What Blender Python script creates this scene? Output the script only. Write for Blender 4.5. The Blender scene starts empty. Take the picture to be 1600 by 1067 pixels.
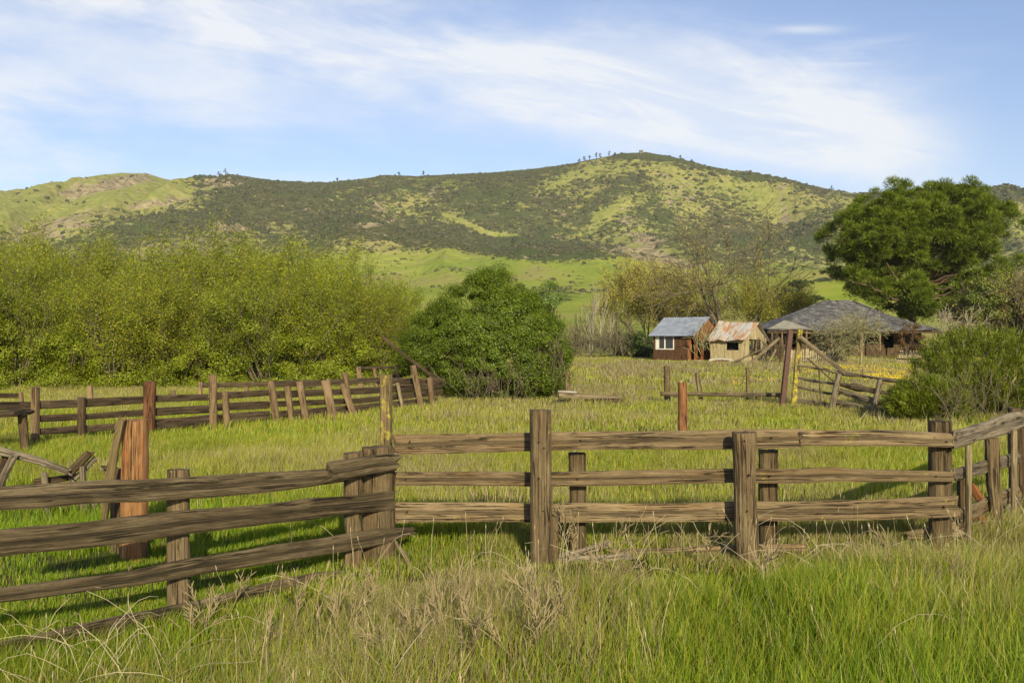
import bpy, math, random
import numpy as np
from mathutils import Vector
R = math.radians
sc = bpy.context.scene
COL = sc.collection
# ------------------------------------------------------------------ camera
F, CX, CY, CAMZ = 1555.6, 800.0, 533.5, 2.0
cam_d = bpy.data.cameras.new('camera'); cam = bpy.data.objects.new('camera', cam_d); COL.objects.link(cam)
cam_d.lens = 35.0; cam_d.sensor_width = 36.0; cam_d.clip_end = 9000; cam_d.clip_start = .05
cam.location = (0, 0, CAMZ); cam.rotation_euler = (R(90), 0, 0); sc.camera = cam
# ------------------------------------------------------------------ light
SUN_AZ, SUN_EL = 12.0, 23.0
S = Vector((math.sin(R(SUN_AZ))*math.cos(R(SUN_EL)), -math.cos(R(SUN_AZ))*math.cos(R(SUN_EL)), math.sin(R(SUN_EL))))
sd = bpy.data.lights.new('sun', 'SUN'); sd.energy = 5.0; sd.angle = R(.6); sd.color = (1, .87, .58)
sun = bpy.data.objects.new('sun', sd); COL.objects.link(sun); sun.rotation_euler = S.to_track_quat('Z', 'Y').to_euler()
sc.view_settings.view_transform = 'Standard'; sc.view_settings.look = 'None'
sc.view_settings.exposure = 0.38; sc.view_settings.gamma = 1.0
sc.cycles.use_denoising = True
sc.cycles.max_bounces = 5; sc.cycles.diffuse_bounces = 2; sc.cycles.glossy_bounces = 2; sc.cycles.transmission_bounces = 3
sc.cycles.transparent_max_bounces = 4; sc.cycles.volume_bounces = 0
W = bpy.data.worlds.new('World'); sc.world = W; W.use_nodes = True
SKY_STRENGTH = .105
HAZE = .00008

class NT:
    """tiny helper for node trees"""
    def __init__(s, nt): s.nt = nt; s.n = nt.nodes; s.l = nt.links
    def new(s, t, **k):
        n = s.n.new(t)
        for a, b in k.items(): setattr(n, a, b)
        return n
    def put(s, sock, v):
        if isinstance(v, bpy.types.NodeSocket): s.l.new(v, sock)
        else: sock.default_value = v
    def m(s, op, a, b=0.0, c=0.0, clamp=False):
        n = s.new('ShaderNodeMath', operation=op, use_clamp=clamp)
        s.put(n.inputs[0], a); s.put(n.inputs[1], b); s.put(n.inputs[2], c)
        return n.outputs[0]
    def mix(s, f, a, b, mode='MIX'):
        n = s.new('ShaderNodeMix', data_type='RGBA', blend_type=mode)
        s.put(n.inputs[0], f); s.put(n.inputs[6], a); s.put(n.inputs[7], b)
        return n.outputs[2]
    def noise(s, v, scale, detail=4, rough=.55, dist=0, out=0):
        n = s.new('ShaderNodeTexNoise')
        if v is not None: s.l.new(v, n.inputs['Vector'])
        n.inputs['Scale'].default_value = scale; n.inputs['Detail'].default_value = detail
        n.inputs['Roughness'].default_value = rough; n.inputs['Distortion'].default_value = dist
        return n.outputs[out]
    def ss(s, v, a, b):
        n = s.new('ShaderNodeMapRange', interpolation_type='SMOOTHSTEP')
        s.put(n.inputs[0], v); n.inputs[1].default_value = a; n.inputs[2].default_value = b
        return n.outputs[0]
    def map(s, v, sc_=(1, 1, 1), loc=(0, 0, 0), rot=(0, 0, 0)):
        n = s.new('ShaderNodeMapping'); s.l.new(v, n.inputs[0])
        n.inputs[1].default_value = loc; n.inputs[2].default_value = rot; n.inputs[3].default_value = sc_
        return n.outputs[0]
    def ramp(s, v, stops):
        n = s.new('ShaderNodeValToRGB'); s.l.new(v, n.inputs[0]); e = n.color_ramp.elements
        e[0].position, e[0].color = stops[0][0], (*stops[0][1], 1); e[1].position, e[1].color = stops[-1][0], (*stops[-1][1], 1)
        for p, c in stops[1:-1]: q = e.new(p); q.color = (*c, 1)
        return n.outputs[0]

def c4(c): return (c[0], c[1], c[2], 1.0)

def build_world():
    t = NT(W.node_tree); t.n.clear()
    out = t.new('ShaderNodeOutputWorld'); bg = t.new('ShaderNodeBackground')
    sky = t.new('ShaderNodeTexSky', sky_type='NISHITA', sun_disc=False)
    sky.sun_elevation = R(SUN_EL); sky.sun_rotation = R(180-SUN_AZ); sky.air_density = 1.0; sky.dust_density = .6; sky.ozone_density = 2.0
    tc = t.new('ShaderNodeTexCoord'); sp = t.new('ShaderNodeSeparateXYZ'); t.l.new(tc.outputs['Generated'], sp.inputs[0])
    x, y, z = sp.outputs
    yy = t.m('MAXIMUM', t.m('ABSOLUTE', y), .15)
    a = t.m('DIVIDE', x, yy); b = t.m('DIVIDE', z, yy)
    cb = t.new('ShaderNodeCombineXYZ'); t.put(cb.inputs[0], a); t.put(cb.inputs[1], b); t.put(cb.inputs[2], y)
    v = cb.outputs[0]
    wn = t.noise(t.map(v, (2.2, 5, 1)), 2.0, 5, .6)
    wob = t.m('MULTIPLY', t.m('SUBTRACT', wn, .5), .16)
    # main cirrus streak
    # bowed streak: centre height falls from upper left to lower right
    line = t.m('SUBTRACT', .277, t.m('MULTIPLY', a, .195))
    line = t.m('SUBTRACT', line, t.m('MULTIPLY', t.m('MULTIPLY', a, a), .06))
    dd = t.m('ADD', t.m('SUBTRACT', b, line), wob)
    wdt = t.m('ADD', .048, t.m('MULTIPLY', t.ss(a, -.1, .40), .028))
    q = t.m('DIVIDE', dd, wdt)
    band = t.m('POWER', 2.718, t.m('MULTIPLY', t.m('MULTIPLY', q, q), -1.0))
    band = t.m('MULTIPLY', band, t.m('SUBTRACT', 1.0, t.ss(a, .36, .50)))
    vr = t.map(v, rot=(0, 0, R(12.5)))
    streak = t.noise(t.map(vr, (2.0, 11, 1)), 2.4, 9, .62, .6)
    band = t.m('MULTIPLY', band, t.m('ADD', .62, t.m('MULTIPLY', t.ss(streak, .34, .60), .55)))
    # broad soft veil, lower left and low in the sky
    veil_n = t.noise(t.map(t.map(v, rot=(0, 0, R(6))), (1.2, 4.5, 1), (3, 1, 0)), 2.0, 8, .6, .4)
    vm = t.m('ADD', t.m('MULTIPLY', t.ss(a, .2, -.5), .62), .04)
    vm = t.m('MULTIPLY', vm, t.m('SUBTRACT', 1.45, t.m('MULTIPLY', t.ss(b, .20, .36), 1.0)))
    veil = t.m('MULTIPLY', t.m('MULTIPLY', t.ss(veil_n, .32, .66), vm), 1.15)
    # little wisps at the right
    wn2 = t.noise(t.map(v, (3, 26, 1), (7, 2, 0)), 2.0, 6, .6, .3)
    g1x = t.m('DIVIDE', t.m('SUBTRACT', a, .295), .035); g1y = t.m('DIVIDE', t.m('SUBTRACT', b, .313), .0045)
    g1 = t.m('POWER', 2.718, t.m('MULTIPLY', t.m('ADD', t.m('MULTIPLY', g1x, g1x), t.m('MULTIPLY', g1y, g1y)), -1.0))
    g2x = t.m('DIVIDE', t.m('SUBTRACT', a, .36), .085); g2y = t.m('DIVIDE', t.m('SUBTRACT', b, .283), .022)
    g2 = t.m('POWER', 2.718, t.m('MULTIPLY', t.m('ADD', t.m('MULTIPLY', g2x, g2x), t.m('MULTIPLY', g2y, g2y)), -1.0))
    w2 = t.m('MULTIPLY', t.m('MULTIPLY', g2, t.ss(wn2, .42, .72)), .55)
    dens = t.m('ADD', t.m('ADD', band, veil), t.m('ADD', t.m('MULTIPLY', g1, .55), w2), clamp=True)
    dens = t.m('MULTIPLY', dens, .93)
    cloud = t.mix(.12, (7.3, 7.35, 7.5, 1), sky.outputs[0])
    # the sky of the photograph is a clear periwinkle blue: tint the Nishita slightly
    tinted = t.mix(1.0, sky.outputs[0], (1.06, 1.02, 1.14, 1), 'MULTIPLY')
    t.put(bg.inputs[0], t.mix(dens, tinted, cloud)); bg.inputs[1].default_value = SKY_STRENGTH
    t.l.new(bg.outputs[0], out.inputs[0])
build_world()

# ------------------------------------------------------------------ maths
def P(px, py, Y): return np.array([(px-CX)/F*Y, Y, CAMZ+(CY-py)/F*Y])
def _h(ix, iy, s):
    n = (ix.astype(np.int64)*374761393 + iy.astype(np.int64)*668265263 + s*1442695041) & 0xffffffff
    n = ((n ^ (n >> 13))*1274126177) & 0xffffffff
    return ((n ^ (n >> 16)) & 0xffffff)/float(0xffffff)
def vnoise(x, y, s=0):
    x = np.asarray(x, float); y = np.asarray(y, float)
    ix = np.floor(x); iy = np.floor(y); fx = x-ix; fy = y-iy
    fx = fx*fx*(3-2*fx); fy = fy*fy*(3-2*fy)
    a = _h(ix, iy, s); b = _h(ix+1, iy, s); c = _h(ix, iy+1, s); d = _h(ix+1, iy+1, s)
    return (a*(1-fx)+b*fx)*(1-fy)+(c*(1-fx)+d*fx)*fy
def fbm(x, y, s=0, o=4, g=.5):
    v = 0; a = 1; t = 0
    for i in range(o):
        v = v+a*vnoise(x*2**i, y*2**i, s+i*17); t += a; a *= g
    return v/t
def sstep(a, b, x):
    t = np.clip((x-a)/(b-a), 0, 1); return t*t*(3-2*t)

SKX = [-600, -200, 0, 60, 120, 160, 190, 228, 255, 290, 330, 365, 400, 440, 510, 560, 600, 650, 700, 760, 820, 880, 930, 975, 1010, 1050, 1100, 1160, 1230, 1290, 1330, 1400, 1540, 1600, 1800, 2200]
SKY_ = [340, 315, 300, 293, 280, 273, 270, 271, 279, 285, 277, 274, 278, 283, 285, 280, 274, 275, 273, 270, 265, 258, 248, 239, 238, 245, 258, 270, 280, 295, 301, 303, 303, 306, 312, 330]
YR = 1500.0
def ground_z(x, y):
    x = np.asarray(x, float); y = np.asarray(y, float)
    yc = np.maximum(y, 1.0)
    px = CX+F*x/yc
    ridge = CAMZ+(CY-np.interp(px, SKX, SKY_))/F*YR
    far = sstep(200, 500, yc)*(1-sstep(1150, 1480, yc))
    yw = yc + far*(fbm(x/170, yc/230, 5, 4)-.5)*150
    ys = [0, 35, 75, 110, 160, 250, 400, 650, 900, 1150]
    zs = [0, 0, .48, 1.0, 2.2, 6.0, 15.0, 38., 72., 135.]
    z = np.interp(yw, ys, zs)
    tt = np.clip((yw-1150)/(YR-1150), 0, 1)
    up = 135+(ridge-135)*(tt**.92)
    z = np.where(yw > 1150, up, z)
    z = np.where(yc >= YR, ridge-(yc-YR)*.28, z)
    # spurs and gullies
    u = x/150+.6*fbm(x/300, yc/300, 9, 3)+yc/900*np.sin(px/300)
    rid = 1-np.abs(2*fbm(u, yc/900, 21, 3)-1)*1.6
    bell = sstep(800, 1150, yc)*(1-sstep(1330, 1490, yc))
    z = z+bell*(rid-.45)*42
    u2 = x/55+.8*fbm(x/90, yc/120, 33, 3)
    z = z+(sstep(500, 1000, yc)*(1-sstep(1350, 1485, yc)))*(1-np.abs(2*vnoise(u2, yc/400, 41)-1)-.5)*11
    z = z+sstep(600, 1000, yc)*(fbm(x/16, yc/16, 51, 3)-.5)*5*(1-.6*sstep(1400, 1500, yc))
    def bump(px0, Y0, sx, sy, h):
        x0 = (px0-CX)/F*Y0
        return h*np.exp(-((x-x0)/sx)**2-((yc-Y0)/sy)**2)
    z = z+bump(855, 860, 75, 90, 16)+bump(660, 930, 90, 90, 17)+bump(1330, 300, 52, 60, 15)+bump(985, 150, 8, 18, 1.6)
    z = z+(fbm(x/6, y/6, 61, 3)-.5)*.16*(1-sstep(60, 75, yc)*.5)*sstep(3, 12, np.abs(y))
    z = z+(fbm(x/1.3, y/1.3, 71, 2)-.5)*.06
    z = z-.27*np.exp(-((x+3.0)/2.0)**2-((y-7.1)/1.5)**2)
    return z
def gz(x, y): return float(ground_z(np.array([x]), np.array([y]))[0])
def G(px, Y, dz=0): x = (px-CX)/F*Y; return np.array([x, Y, gz(x, Y)+dz])

# ------------------------------------------------------------------ object helpers
def tag(o, label=None, cat=None, group=None, kind=None):
    if label: o['label'] = label
    if cat: o['category'] = cat
    if group: o['group'] = group
    if kind: o['kind'] = kind
    return o
def thing(name, loc, label, cat, group=None):
    o = bpy.data.objects.new(name, None); o.empty_display_size = .2; COL.objects.link(o); o.location = [float(q) for q in loc]
    return tag(o, label, cat, group)
def mesh(name, V, faces, mat, parent=None, uv=None, col=None, smooth=False, origin=None):
    """V (n,3) world coordinates; faces: list of lists or (m,k) array"""
    V = np.asarray(V, float)
    off = np.array(parent.location) if parent is not None else (np.array(origin) if origin is not None else np.zeros(3))
    if parent is not None and parent.parent is not None: off = off+np.array(parent.parent.location)
    me = bpy.data.meshes.new(name)
    if isinstance(faces, np.ndarray):
        m, k = faces.shape
        me.vertices.add(len(V)); me.vertices.foreach_set('co', (V-off).astype(np.float32).ravel())
        me.loops.add(m*k); me.loops.foreach_set('vertex_index', faces.astype(np.int32).ravel())
        me.polygons.add(m); me.polygons.foreach_set('loop_start', np.arange(0, m*k, k, dtype=np.int32))
        me.update(calc_edges=True)
    else:
        me.from_pydata((V-off).tolist(), [], faces); me.update()
    if uv is not None:
        ul = me.uv_layers.new(name='UVMap')
        vi = np.zeros(len(me.loops), np.int32); me.loops.foreach_get('vertex_index', vi)
        ul.data.foreach_set('uv', np.asarray(uv, np.float32)[vi].ravel())
    if col is not None:
        ca = me.color_attributes.new('col', 'FLOAT_COLOR', 'POINT')
        cc = np.ones((len(V), 4), np.float32); cc[:, :3] = col
        ca.data.foreach_set('color', cc.ravel())
    if smooth: me.polygons.foreach_set('use_smooth', np.ones(len(me.polygons), bool))
    if mat is not None: me.materials.append(mat)
    o = bpy.data.objects.new(name, me); COL.objects.link(o)
    if parent is not None: o.parent = parent
    elif origin is not None: o.location = [float(q) for q in origin]
    return o
def copy_tree(o, parent=None):
    c = o.copy(); COL.objects.link(c); c.parent = parent
    for ch in [k for k in bpy.data.objects if k.parent == o]: copy_tree(ch, c)
    return c
class Acc:
    def __init__(s): s.V = []; s.F = []; s.U = []; s.n = 0
    def add(s, V, Fs, U=None):
        s.V.append(np.asarray(V, float)); s.F += [[i+s.n for i in f] for f in Fs]
        s.U.append(np.zeros((len(V), 2)) if U is None else np.asarray(U, float)); s.n += len(V)
    def build(s, name, mat, parent=None, smooth=False, origin=None):
        return mesh(name, np.vstack(s.V), s.F, mat, parent, uv=np.vstack(s.U), smooth=smooth, origin=origin)

# ------------------------------------------------------------------ materials
MATS = {}
def new_mat(name):
    m = bpy.data.materials.new(name); m.use_nodes = True; t = NT(m.node_tree); t.n.clear()
    o = t.new('ShaderNodeOutputMaterial'); MATS[name] = m
    return m, t, o
def wood(name, dark, mid, light, lichen=0.0, lcol=(.42, .38, .08), rough=.85, warm=None, warm_amt=.3, crack=.8):
    m, t, o = new_mat(name)
    uv = t.new('ShaderNodeTexCoord').outputs['UV']; ob = t.new('ShaderNodeTexCoord').outputs['Object']
    fine = t.noise(t.map(uv, (3.5, 140, 1)), 1, 5, .7, .3)
    med = t.noise(t.map(uv, (1.8, 62, 1), (3, 7, 0)), 1, 6, .68, 1.2)
    big = t.noise(t.map(uv, (2.0, 7, 1), (9, 1, 0)), 1, 6, .68, .4)
    f = t.m('ADD', t.m('MULTIPLY', fine, .36), t.m('ADD', t.m('MULTIPLY', med, .36), t.m('MULTIPLY', big, .34)))
    c = t.ramp(f, [(.37, dark), (.50, mid), (.66, light)])
    if warm: c = t.mix(t.m('MULTIPLY', t.ss(t.noise(t.map(uv, (1.3, 6, 1), (4, 4, 0)), 1, 4, .6), .48, .66), warm_amt), c, c4(warm))
    oi = t.new('ShaderNodeObjectInfo'); c = t.mix(1.0, c, t.ramp(oi.outputs['Random'], [(.0, (.80, .78, .76)), (1.0, (1.22, 1.22, 1.24))]), 'MULTIPLY')
    cn = t.noise(t.map(uv, (.7, 30, 1), (1, 3, 0)), 1, 4, .6, .8)
    cr = t.m('SUBTRACT', 1.0, t.ss(t.m('ABSOLUTE', t.m('SUBTRACT', cn, .5)), .006, .036))
    gate = t.ss(t.noise(t.map(uv, (1.2, 9, 1), (6, 2, 0)), 1, 3, .6), .48, .56)
    cr = t.m('MULTIPLY', cr, gate)
    c = t.mix(t.m('MULTIPLY', cr, crack), c, (dark[0]*.25, dark[1]*.25, dark[2]*.25, 1))
    kn = t.new('ShaderNodeTexVoronoi', feature='F1'); t.l.new(t.map(uv, (1.6, 5, 1)), kn.inputs[0]); kn.inputs['Scale'].default_value = 1
    c = t.mix(t.m('MULTIPLY', t.m('SUBTRACT', 1.0, t.ss(kn.outputs[0], .03, .11)), .6), c, (dark[0]*.5, dark[1]*.5, dark[2]*.5, 1))
    if lichen:
        ln = t.noise(ob, 5, 7, .7)
        c = t.mix(t.ss(ln, .66-lichen*.35, .74-lichen*.3), c, c4(lcol))
    b = t.new('ShaderNodeBsdfPrincipled'); t.put(b.inputs['Base Color'], c); b.inputs['Roughness'].default_value = rough
    b.inputs['Specular IOR Level'].default_value = .2
    hgt = t.m('SUBTRACT', t.m('ADD', f, t.m('MULTIPLY', med, .5)), t.m('MULTIPLY', cr, .8))
    bp = t.new('ShaderNodeBump'); bp.inputs['Strength'].default_value = 1.0; bp.inputs['Distance'].default_value = .02
    t.put(bp.inputs['Height'], hgt); t.l.new(bp.outputs[0], b.inputs['Normal'])
    t.l.new(b.outputs[0], o.inputs[0]); return m
wood('rail wood', (.055, .038, .021), (.175, .128, .070), (.30, .235, .135), .12, (.30, .25, .07), warm=(.22, .13, .05))
wood('rail dark', (.018, .012, .007), (.070, .048, .026), (.16, .115, .065), .0)
wood('rail weathered', (.020, .015, .008), (.082, .062, .034), (.22, .175, .105), .0)
wood('rail grey', (.06, .048, .033), (.17, .14, .095), (.34, .29, .21), .0)
wood('post brown', (.028, .020, .010), (.105, .076, .040), (.23, .18, .10), .06, (.25, .22, .09), warm=(.15, .075, .036), warm_amt=.22)
wood('post dark', (.02, .014, .008), (.075, .05, .027), (.15, .11, .065), .05, (.2, .18, .08))
wood('redwood', (.09, .038, .015), (.235, .118, .045), (.37, .23, .115), .0, warm=(.20, .065, .025), warm_amt=.6)
wood('redwood dark', (.03, .014, .008), (.11, .05, .024), (.22, .11, .055), .0, warm=(.03, .015, .01), warm_amt=.9)
wood('lichen wood', (.05, .035, .02), (.15, .11, .05), (.26, .21, .10), .22, (.32, .27, .05))
wood('far rail', (.022, .015, .009), (.075, .052, .03), (.15, .11, .07), .03, (.2, .17, .08))
wood('far post', (.06, .038, .02), (.17, .115, .062), (.29, .215, .13), .1, (.24, .2, .08))
wood('yellow lichen', (.05, .035, .02), (.17, .13, .05), (.28, .22, .10), .50, (.42, .36, .04))
wood('yellow lichen half', (.045, .03, .017), (.13, .095, .045), (.24, .185, .095), .36, (.36, .31, .05))
wood('picket wood', (.14, .11, .06), (.31, .26, .155), (.46, .40, .26), .0)
wood('redwood mid', (.05, .02, .01), (.17, .075, .03), (.28, .14, .06), .0, warm=(.04, .02, .012), warm_amt=.7)
wood('pale plank', (.07, .053, .03), (.19, .15, .085), (.33, .27, .165), .1, (.3, .28, .1))
wood('shed board', (.18, .14, .07), (.38, .32, .175), (.54, .47, .29), .0, warm=(.22, .13, .06), warm_amt=.5)
wood('cabin board', (.035, .018, .010), (.085, .045, .024), (.15, .08, .042), .0, warm=(.20, .085, .035), warm_amt=.18)
wood('orange board', (.14, .05, .018), (.26, .10, .035), (.38, .17, .07), .0, warm=(.08, .035, .02), warm_amt=.5)
def simple(name, colr, rough=.8, var=.25, scale=6, metal=0, spec=.3, c2=None, stretch=(1, 1, 1)):
    m, t, o = new_mat(name)
    ob = t.new('ShaderNodeTexCoord').outputs['Object']
    n = t.noise(t.map(ob, stretch), scale, 6, .65)
    lo = tuple(k*(1-var) for k in colr) if c2 is None else c2; hi = tuple(min(1, k*(1+var)) for k in colr)
    b = t.new('ShaderNodeBsdfPrincipled'); t.put(b.inputs['Base Color'], t.ramp(n, [(.32, lo), (.68, hi)]))
    b.inputs['Roughness'].default_value = rough; b.inputs['Metallic'].default_value = metal; b.inputs['Specular IOR Level'].default_value = spec
    t.l.new(b.outputs[0], o.inputs[0]); return m
simple('tin roof', (.30, .33, .38), .5, .28, 2.2, .35, .5)
simple('white frame', (.62, .60, .54), .6, .1, 9)
simple('dark inside', (.012, .012, .012), .9, .2)  # near-black colour that paints in the shade of unlit interiors
simple('rust steel', (.065, .024, .014), .6, .3, 8, 0, .4)
simple('rust', (.26, .10, .035), .85, .5, 5)
simple('white enamel', (.34, .31, .25), .5, .25, 4)
simple('concrete', (.33, .29, .24), .9, .2, 12)
simple('wire', (.05, .035, .025), .7, .2)
simple('stone', (.30, .24, .17), .95, .4, 7)
simple('bark', (.10, .075, .05), .95, .45, 9, stretch=(1, 1, .25))
simple('bare bark', (.125, .105, .065), .95, .4, 9, stretch=(1, 1, .25))
simple('pale bark', (.30, .265, .18), .9, .3, 9)
simple('mossy bark', (.22, .205, .10), .95, .35, 6)
simple('pine bark', (.17, .115, .07), .95, .4, 5, stretch=(1, 1, .3))
def shingle():
    m, t, o = new_mat('house roof')
    ob = t.new('ShaderNodeTexCoord').outputs['Object']
    n = t.noise(t.map(ob, (1, 1, 3)), 1.6, 7, .7); n2 = t.noise(ob, 9, 5, .7)
    c = t.ramp(t.m('ADD', t.m('MULTIPLY', n, .6), t.m('MULTIPLY', n2, .4)), [(.38, (.028, .027, .028)), (.5, (.070, .068, .070)), (.60, (.21, .20, .19))])
    b = t.new('ShaderNodeBsdfPrincipled'); t.put(b.inputs['Base Color'], c); b.inputs['Roughness'].default_value = .8
    t.l.new(b.outputs[0], o.inputs[0])
shingle()
simple('lit roof and hut wall', (.21, .20, .165), .8, .2, 3)  # paler tone painting the sunlit roof corner; also the hut wall
def rusty_roof():
    m, t, o = new_mat('rusty roof')
    uv = t.new('ShaderNodeTexCoord').outputs['UV']
    n = t.noise(t.map(uv, (.55, 1.8, 1)), 1.3, 5, .6, .4); n2 = t.noise(t.map(uv, (1, 8, 1)), 2, 5, .6)
    f = t.m('ADD', t.m('MULTIPLY', n, .75), t.m('MULTIPLY', n2, .25))
    c = t.ramp(f, [(.44, (.40, .41, .40)), (.50, (.42, .36, .28)), (.56, (.36, .17, .07)), (.68, (.45, .25, .11))])
    b = t.new('ShaderNodeBsdfPrincipled'); t.put(b.inputs['Base Color'], c); b.inputs['Roughness'].default_value = .6; b.inputs['Metallic'].default_value = .15
    t.l.new(b.outputs[0], o.inputs[0])
rusty_roof()
def glass():
    m, t, o = new_mat('window glass')
    b = t.new('ShaderNodeBsdfPrincipled'); b.inputs['Base Color'].default_value = (.03, .035, .035, 1); b.inputs['Roughness'].default_value = .08
    t.l.new(b.outputs[0], o.inputs[0])
glass()
def leafmat(name, gloss=.12, trans=.35):
    """leaf colour comes from the per-leaf 'col' attribute"""
    m, t, o = new_mat(name)
    a = t.new('ShaderNodeAttribute', attribute_name='col')
    d = t.new('ShaderNodeBsdfDiffuse'); t.l.new(a.outputs[0], d.inputs[0])
    tr = t.new('ShaderNodeBsdfTranslucent'); t.put(tr.inputs[0], t.mix(1.0, a.outputs[0], (1.15, 1.2, .6, 1), 'MULTIPLY'))
    g = t.new('ShaderNodeBsdfGlossy'); g.inputs['Roughness'].default_value = .45; g.inputs[0].default_value = (.8, .85, .8, 1)
    mx = t.new('ShaderNodeMixShader'); mx.inputs[0].default_value = trans; t.l.new(d.outputs[0], mx.inputs[1]); t.l.new(tr.outputs[0], mx.inputs[2])
    m2 = t.new('ShaderNodeMixShader'); m2.inputs[0].default_value = gloss*.18; t.l.new(mx.outputs[0], m2.inputs[1]); t.l.new(g.outputs[0], m2.inputs[2])
    t.l.new(m2.outputs[0], o.inputs[0]); return m
leafmat('leaf'); leafmat('grass blade', .1, .38); leafmat('needle', .08, .15); leafmat('twig', 0, 0)

# ------------------------------------------------------------------ ground and hills
def cover_fields(px, py, x, y):
    """densities of chaparral and of rock / dry soil over the hills"""
    n = fbm(x/60, y/80, 101, 4); n2 = fbm(x/22, y/26, 111, 3)
    ch = .60+.0*px
    def g(cx, cy, rx, ry, a, rot=0):
        c, s_ = math.cos(R(rot)), math.sin(R(rot))
        dx = px-cx; dy = py-cy; u = (dx*c+dy*s_)/rx; v = (-dx*s_+dy*c)/ry
        return a*np.exp(-(u*u+v*v)**1.5)
    # left rocky hill: grass on top
    ch = ch+g(110, 305, 190, 34, -.62, -6)+g(235, 300, 90, 26, -.45, 15)+g(40, 330, 90, 40, -.42)
    ch = ch+g(110, 318, 30, 8, .5)+g(25, 320, 30, 10, .3)
    # dark band
    ch = ch+g(270, 350, 200, 22, .5, -12)+g(480, 330, 130, 60, .35)+g(520, 300, 200, 18, .28)+g(390, 320, 110, 30, .3)
    ch = ch+g(640, 365, 150, 17, .7, 6)+g(770, 335, 90, 60, .35)+g(800, 290, 110, 22, .3, -6)
    ch = ch+g(850, 392, 95, 17, .95, 4)+g(860, 330, 50, 26, .35, -40)+g(1010, 340, 60, 50, .25)
    ch = ch+g(960, 300, 75, 16, .4, -35)+g(1120, 350, 75, 55, .35, 40)+g(1240, 380, 90, 30, .3, 10)+g(1270, 345, 40, 40, .25)
    # green / tan openings
    ch = ch+g(560, 290, 60, 12, -.25, -20)+g(610, 310, 45, 12, -.3)+g(690, 300, 60, 12, -.25, -25)+g(900, 270, 70, 12, -.42, -25)+g(880, 300, 36, 10, -.35)
    ch = ch+g(990, 262, 60, 14, -.30)+g(1070, 290, 70, 22, -.30, 15)+g(1010, 244, 90, 7, .4)+g(1150, 290, 90, 16, -.3, 15)+g(1080, 330, 22, 50, -.35, -50)+g(960, 325, 40, 12, -.35, -25)
    ch = ch+g(1200, 320, 60, 26, -.3)+g(1290, 310, 60, 14, -.2)+g(990, 375, 42, 24, -.4)+g(1020, 395, 60, 10, -.5, 15)+g(1560, 340, 60, 30, -.2)
    ch = ch+g(740, 354, 40, 4.5, -1.3, 24)+g(780, 366, 34, 4, -1.3, 4)+g(450, 360, 30, 8, -.3)
    ch = ch+.38*sstep(16, 4, py-np.interp(px, SKX, SKY_))*sstep(250, 330, px)+.03*sstep(700, 900, px)
    # foot meadows
    top = np.interp(px, [-300, 0, 250, 420, 480, 560, 700, 800, 930, 1000, 1080, 1200, 1500], [430, 430, 425, 415, 402, 393, 388, 402, 400, 402, 425, 440, 440])
    mead = sstep(-4, 10, py-top)
    lobe = g(860, 394, 82, 16, 1.0, 5)
    ch = ch*(1-mead)+mead*(.02+lobe*1.2)
    ch = ch+mead*(g(640, 404, 26, 6, .55, -15)+g(720, 425, 50, 4, .5, 18)+g(890, 450, 70, 16, .3)+g(870, 462, 40, 12, .3)+g(520, 400, 60, 8, .5, -5)+g(1010, 470, 200, 14, .3))
    rk = .02+.0*px
    rk = rk+g(165, 290, 95, 11, .75, -12)+g(70, 360, 95, 16, .62, -14)+g(250, 315, 60, 10, .55, -8)+g(345, 286, 40, 9, .6, -5)
    rk = rk+g(290, 390, 120, 22, .42)+g(360, 355, 50, 9, .5)+g(590, 350, 45, 5, .6, -8)+g(590, 325, 14, 14, .45)
    rk = rk+g(1060, 300, 30, 40, .32, -30)+g(1010, 375, 30, 15, .6, 20)+g(1030, 402, 62, 8, 1.0, 14)+g(985, 345, 14, 26, .35, -50)+g(970, 395, 50, 7, .7, 12)
    rk = rk+g(1225, 330, 8, 40, .5, -6)+g(1290, 300, 30, 12, .35)+g(640, 410, 60, 6, .22)+g(760, 420, 60, 5, .2)+g(680, 300, 10, 10, .4)
    rk = rk+g(820, 265, 300, 6, .1)
    return np.clip(ch+(n-.5)*.35, 0, 1.3), np.clip(rk+(n2-.5)*.12, 0, 1)

def grid(name, ys, us, mat, kind_dz=0.0):
    Yg, Ug = np.meshgrid(ys, us, indexing='ij')
    X = Ug*(Yg+40)
    Z = ground_z(X, Yg)
    if kind_dz: Z[0] -= kind_dz
    V = np.stack([X.ravel(), Yg.ravel(), Z.ravel()], 1)
    nr, nc = Yg.shape
    i = np.arange(nr-1)[:, None]*nc+np.arange(nc-1)[None, :]
    Fc = np.stack([i, i+1, i+nc+1, i+nc], -1).reshape(-1, 4)
    yc = np.maximum(V[:, 1], 1)
    px = CX+F*V[:, 0]/yc; py = CY-F*(V[:, 2]-CAMZ)/yc
    ch, rk = cover_fields(px, py, V[:, 0], V[:, 1])
    fade = sstep(200, 420, V[:, 1])
    col = np.stack([ch*fade+(1-fade)*.05, rk*fade, fade], 1)
    o = mesh(name, V, Fc, mat, col=col, smooth=True)
    return tag(o, kind='structure')
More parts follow.
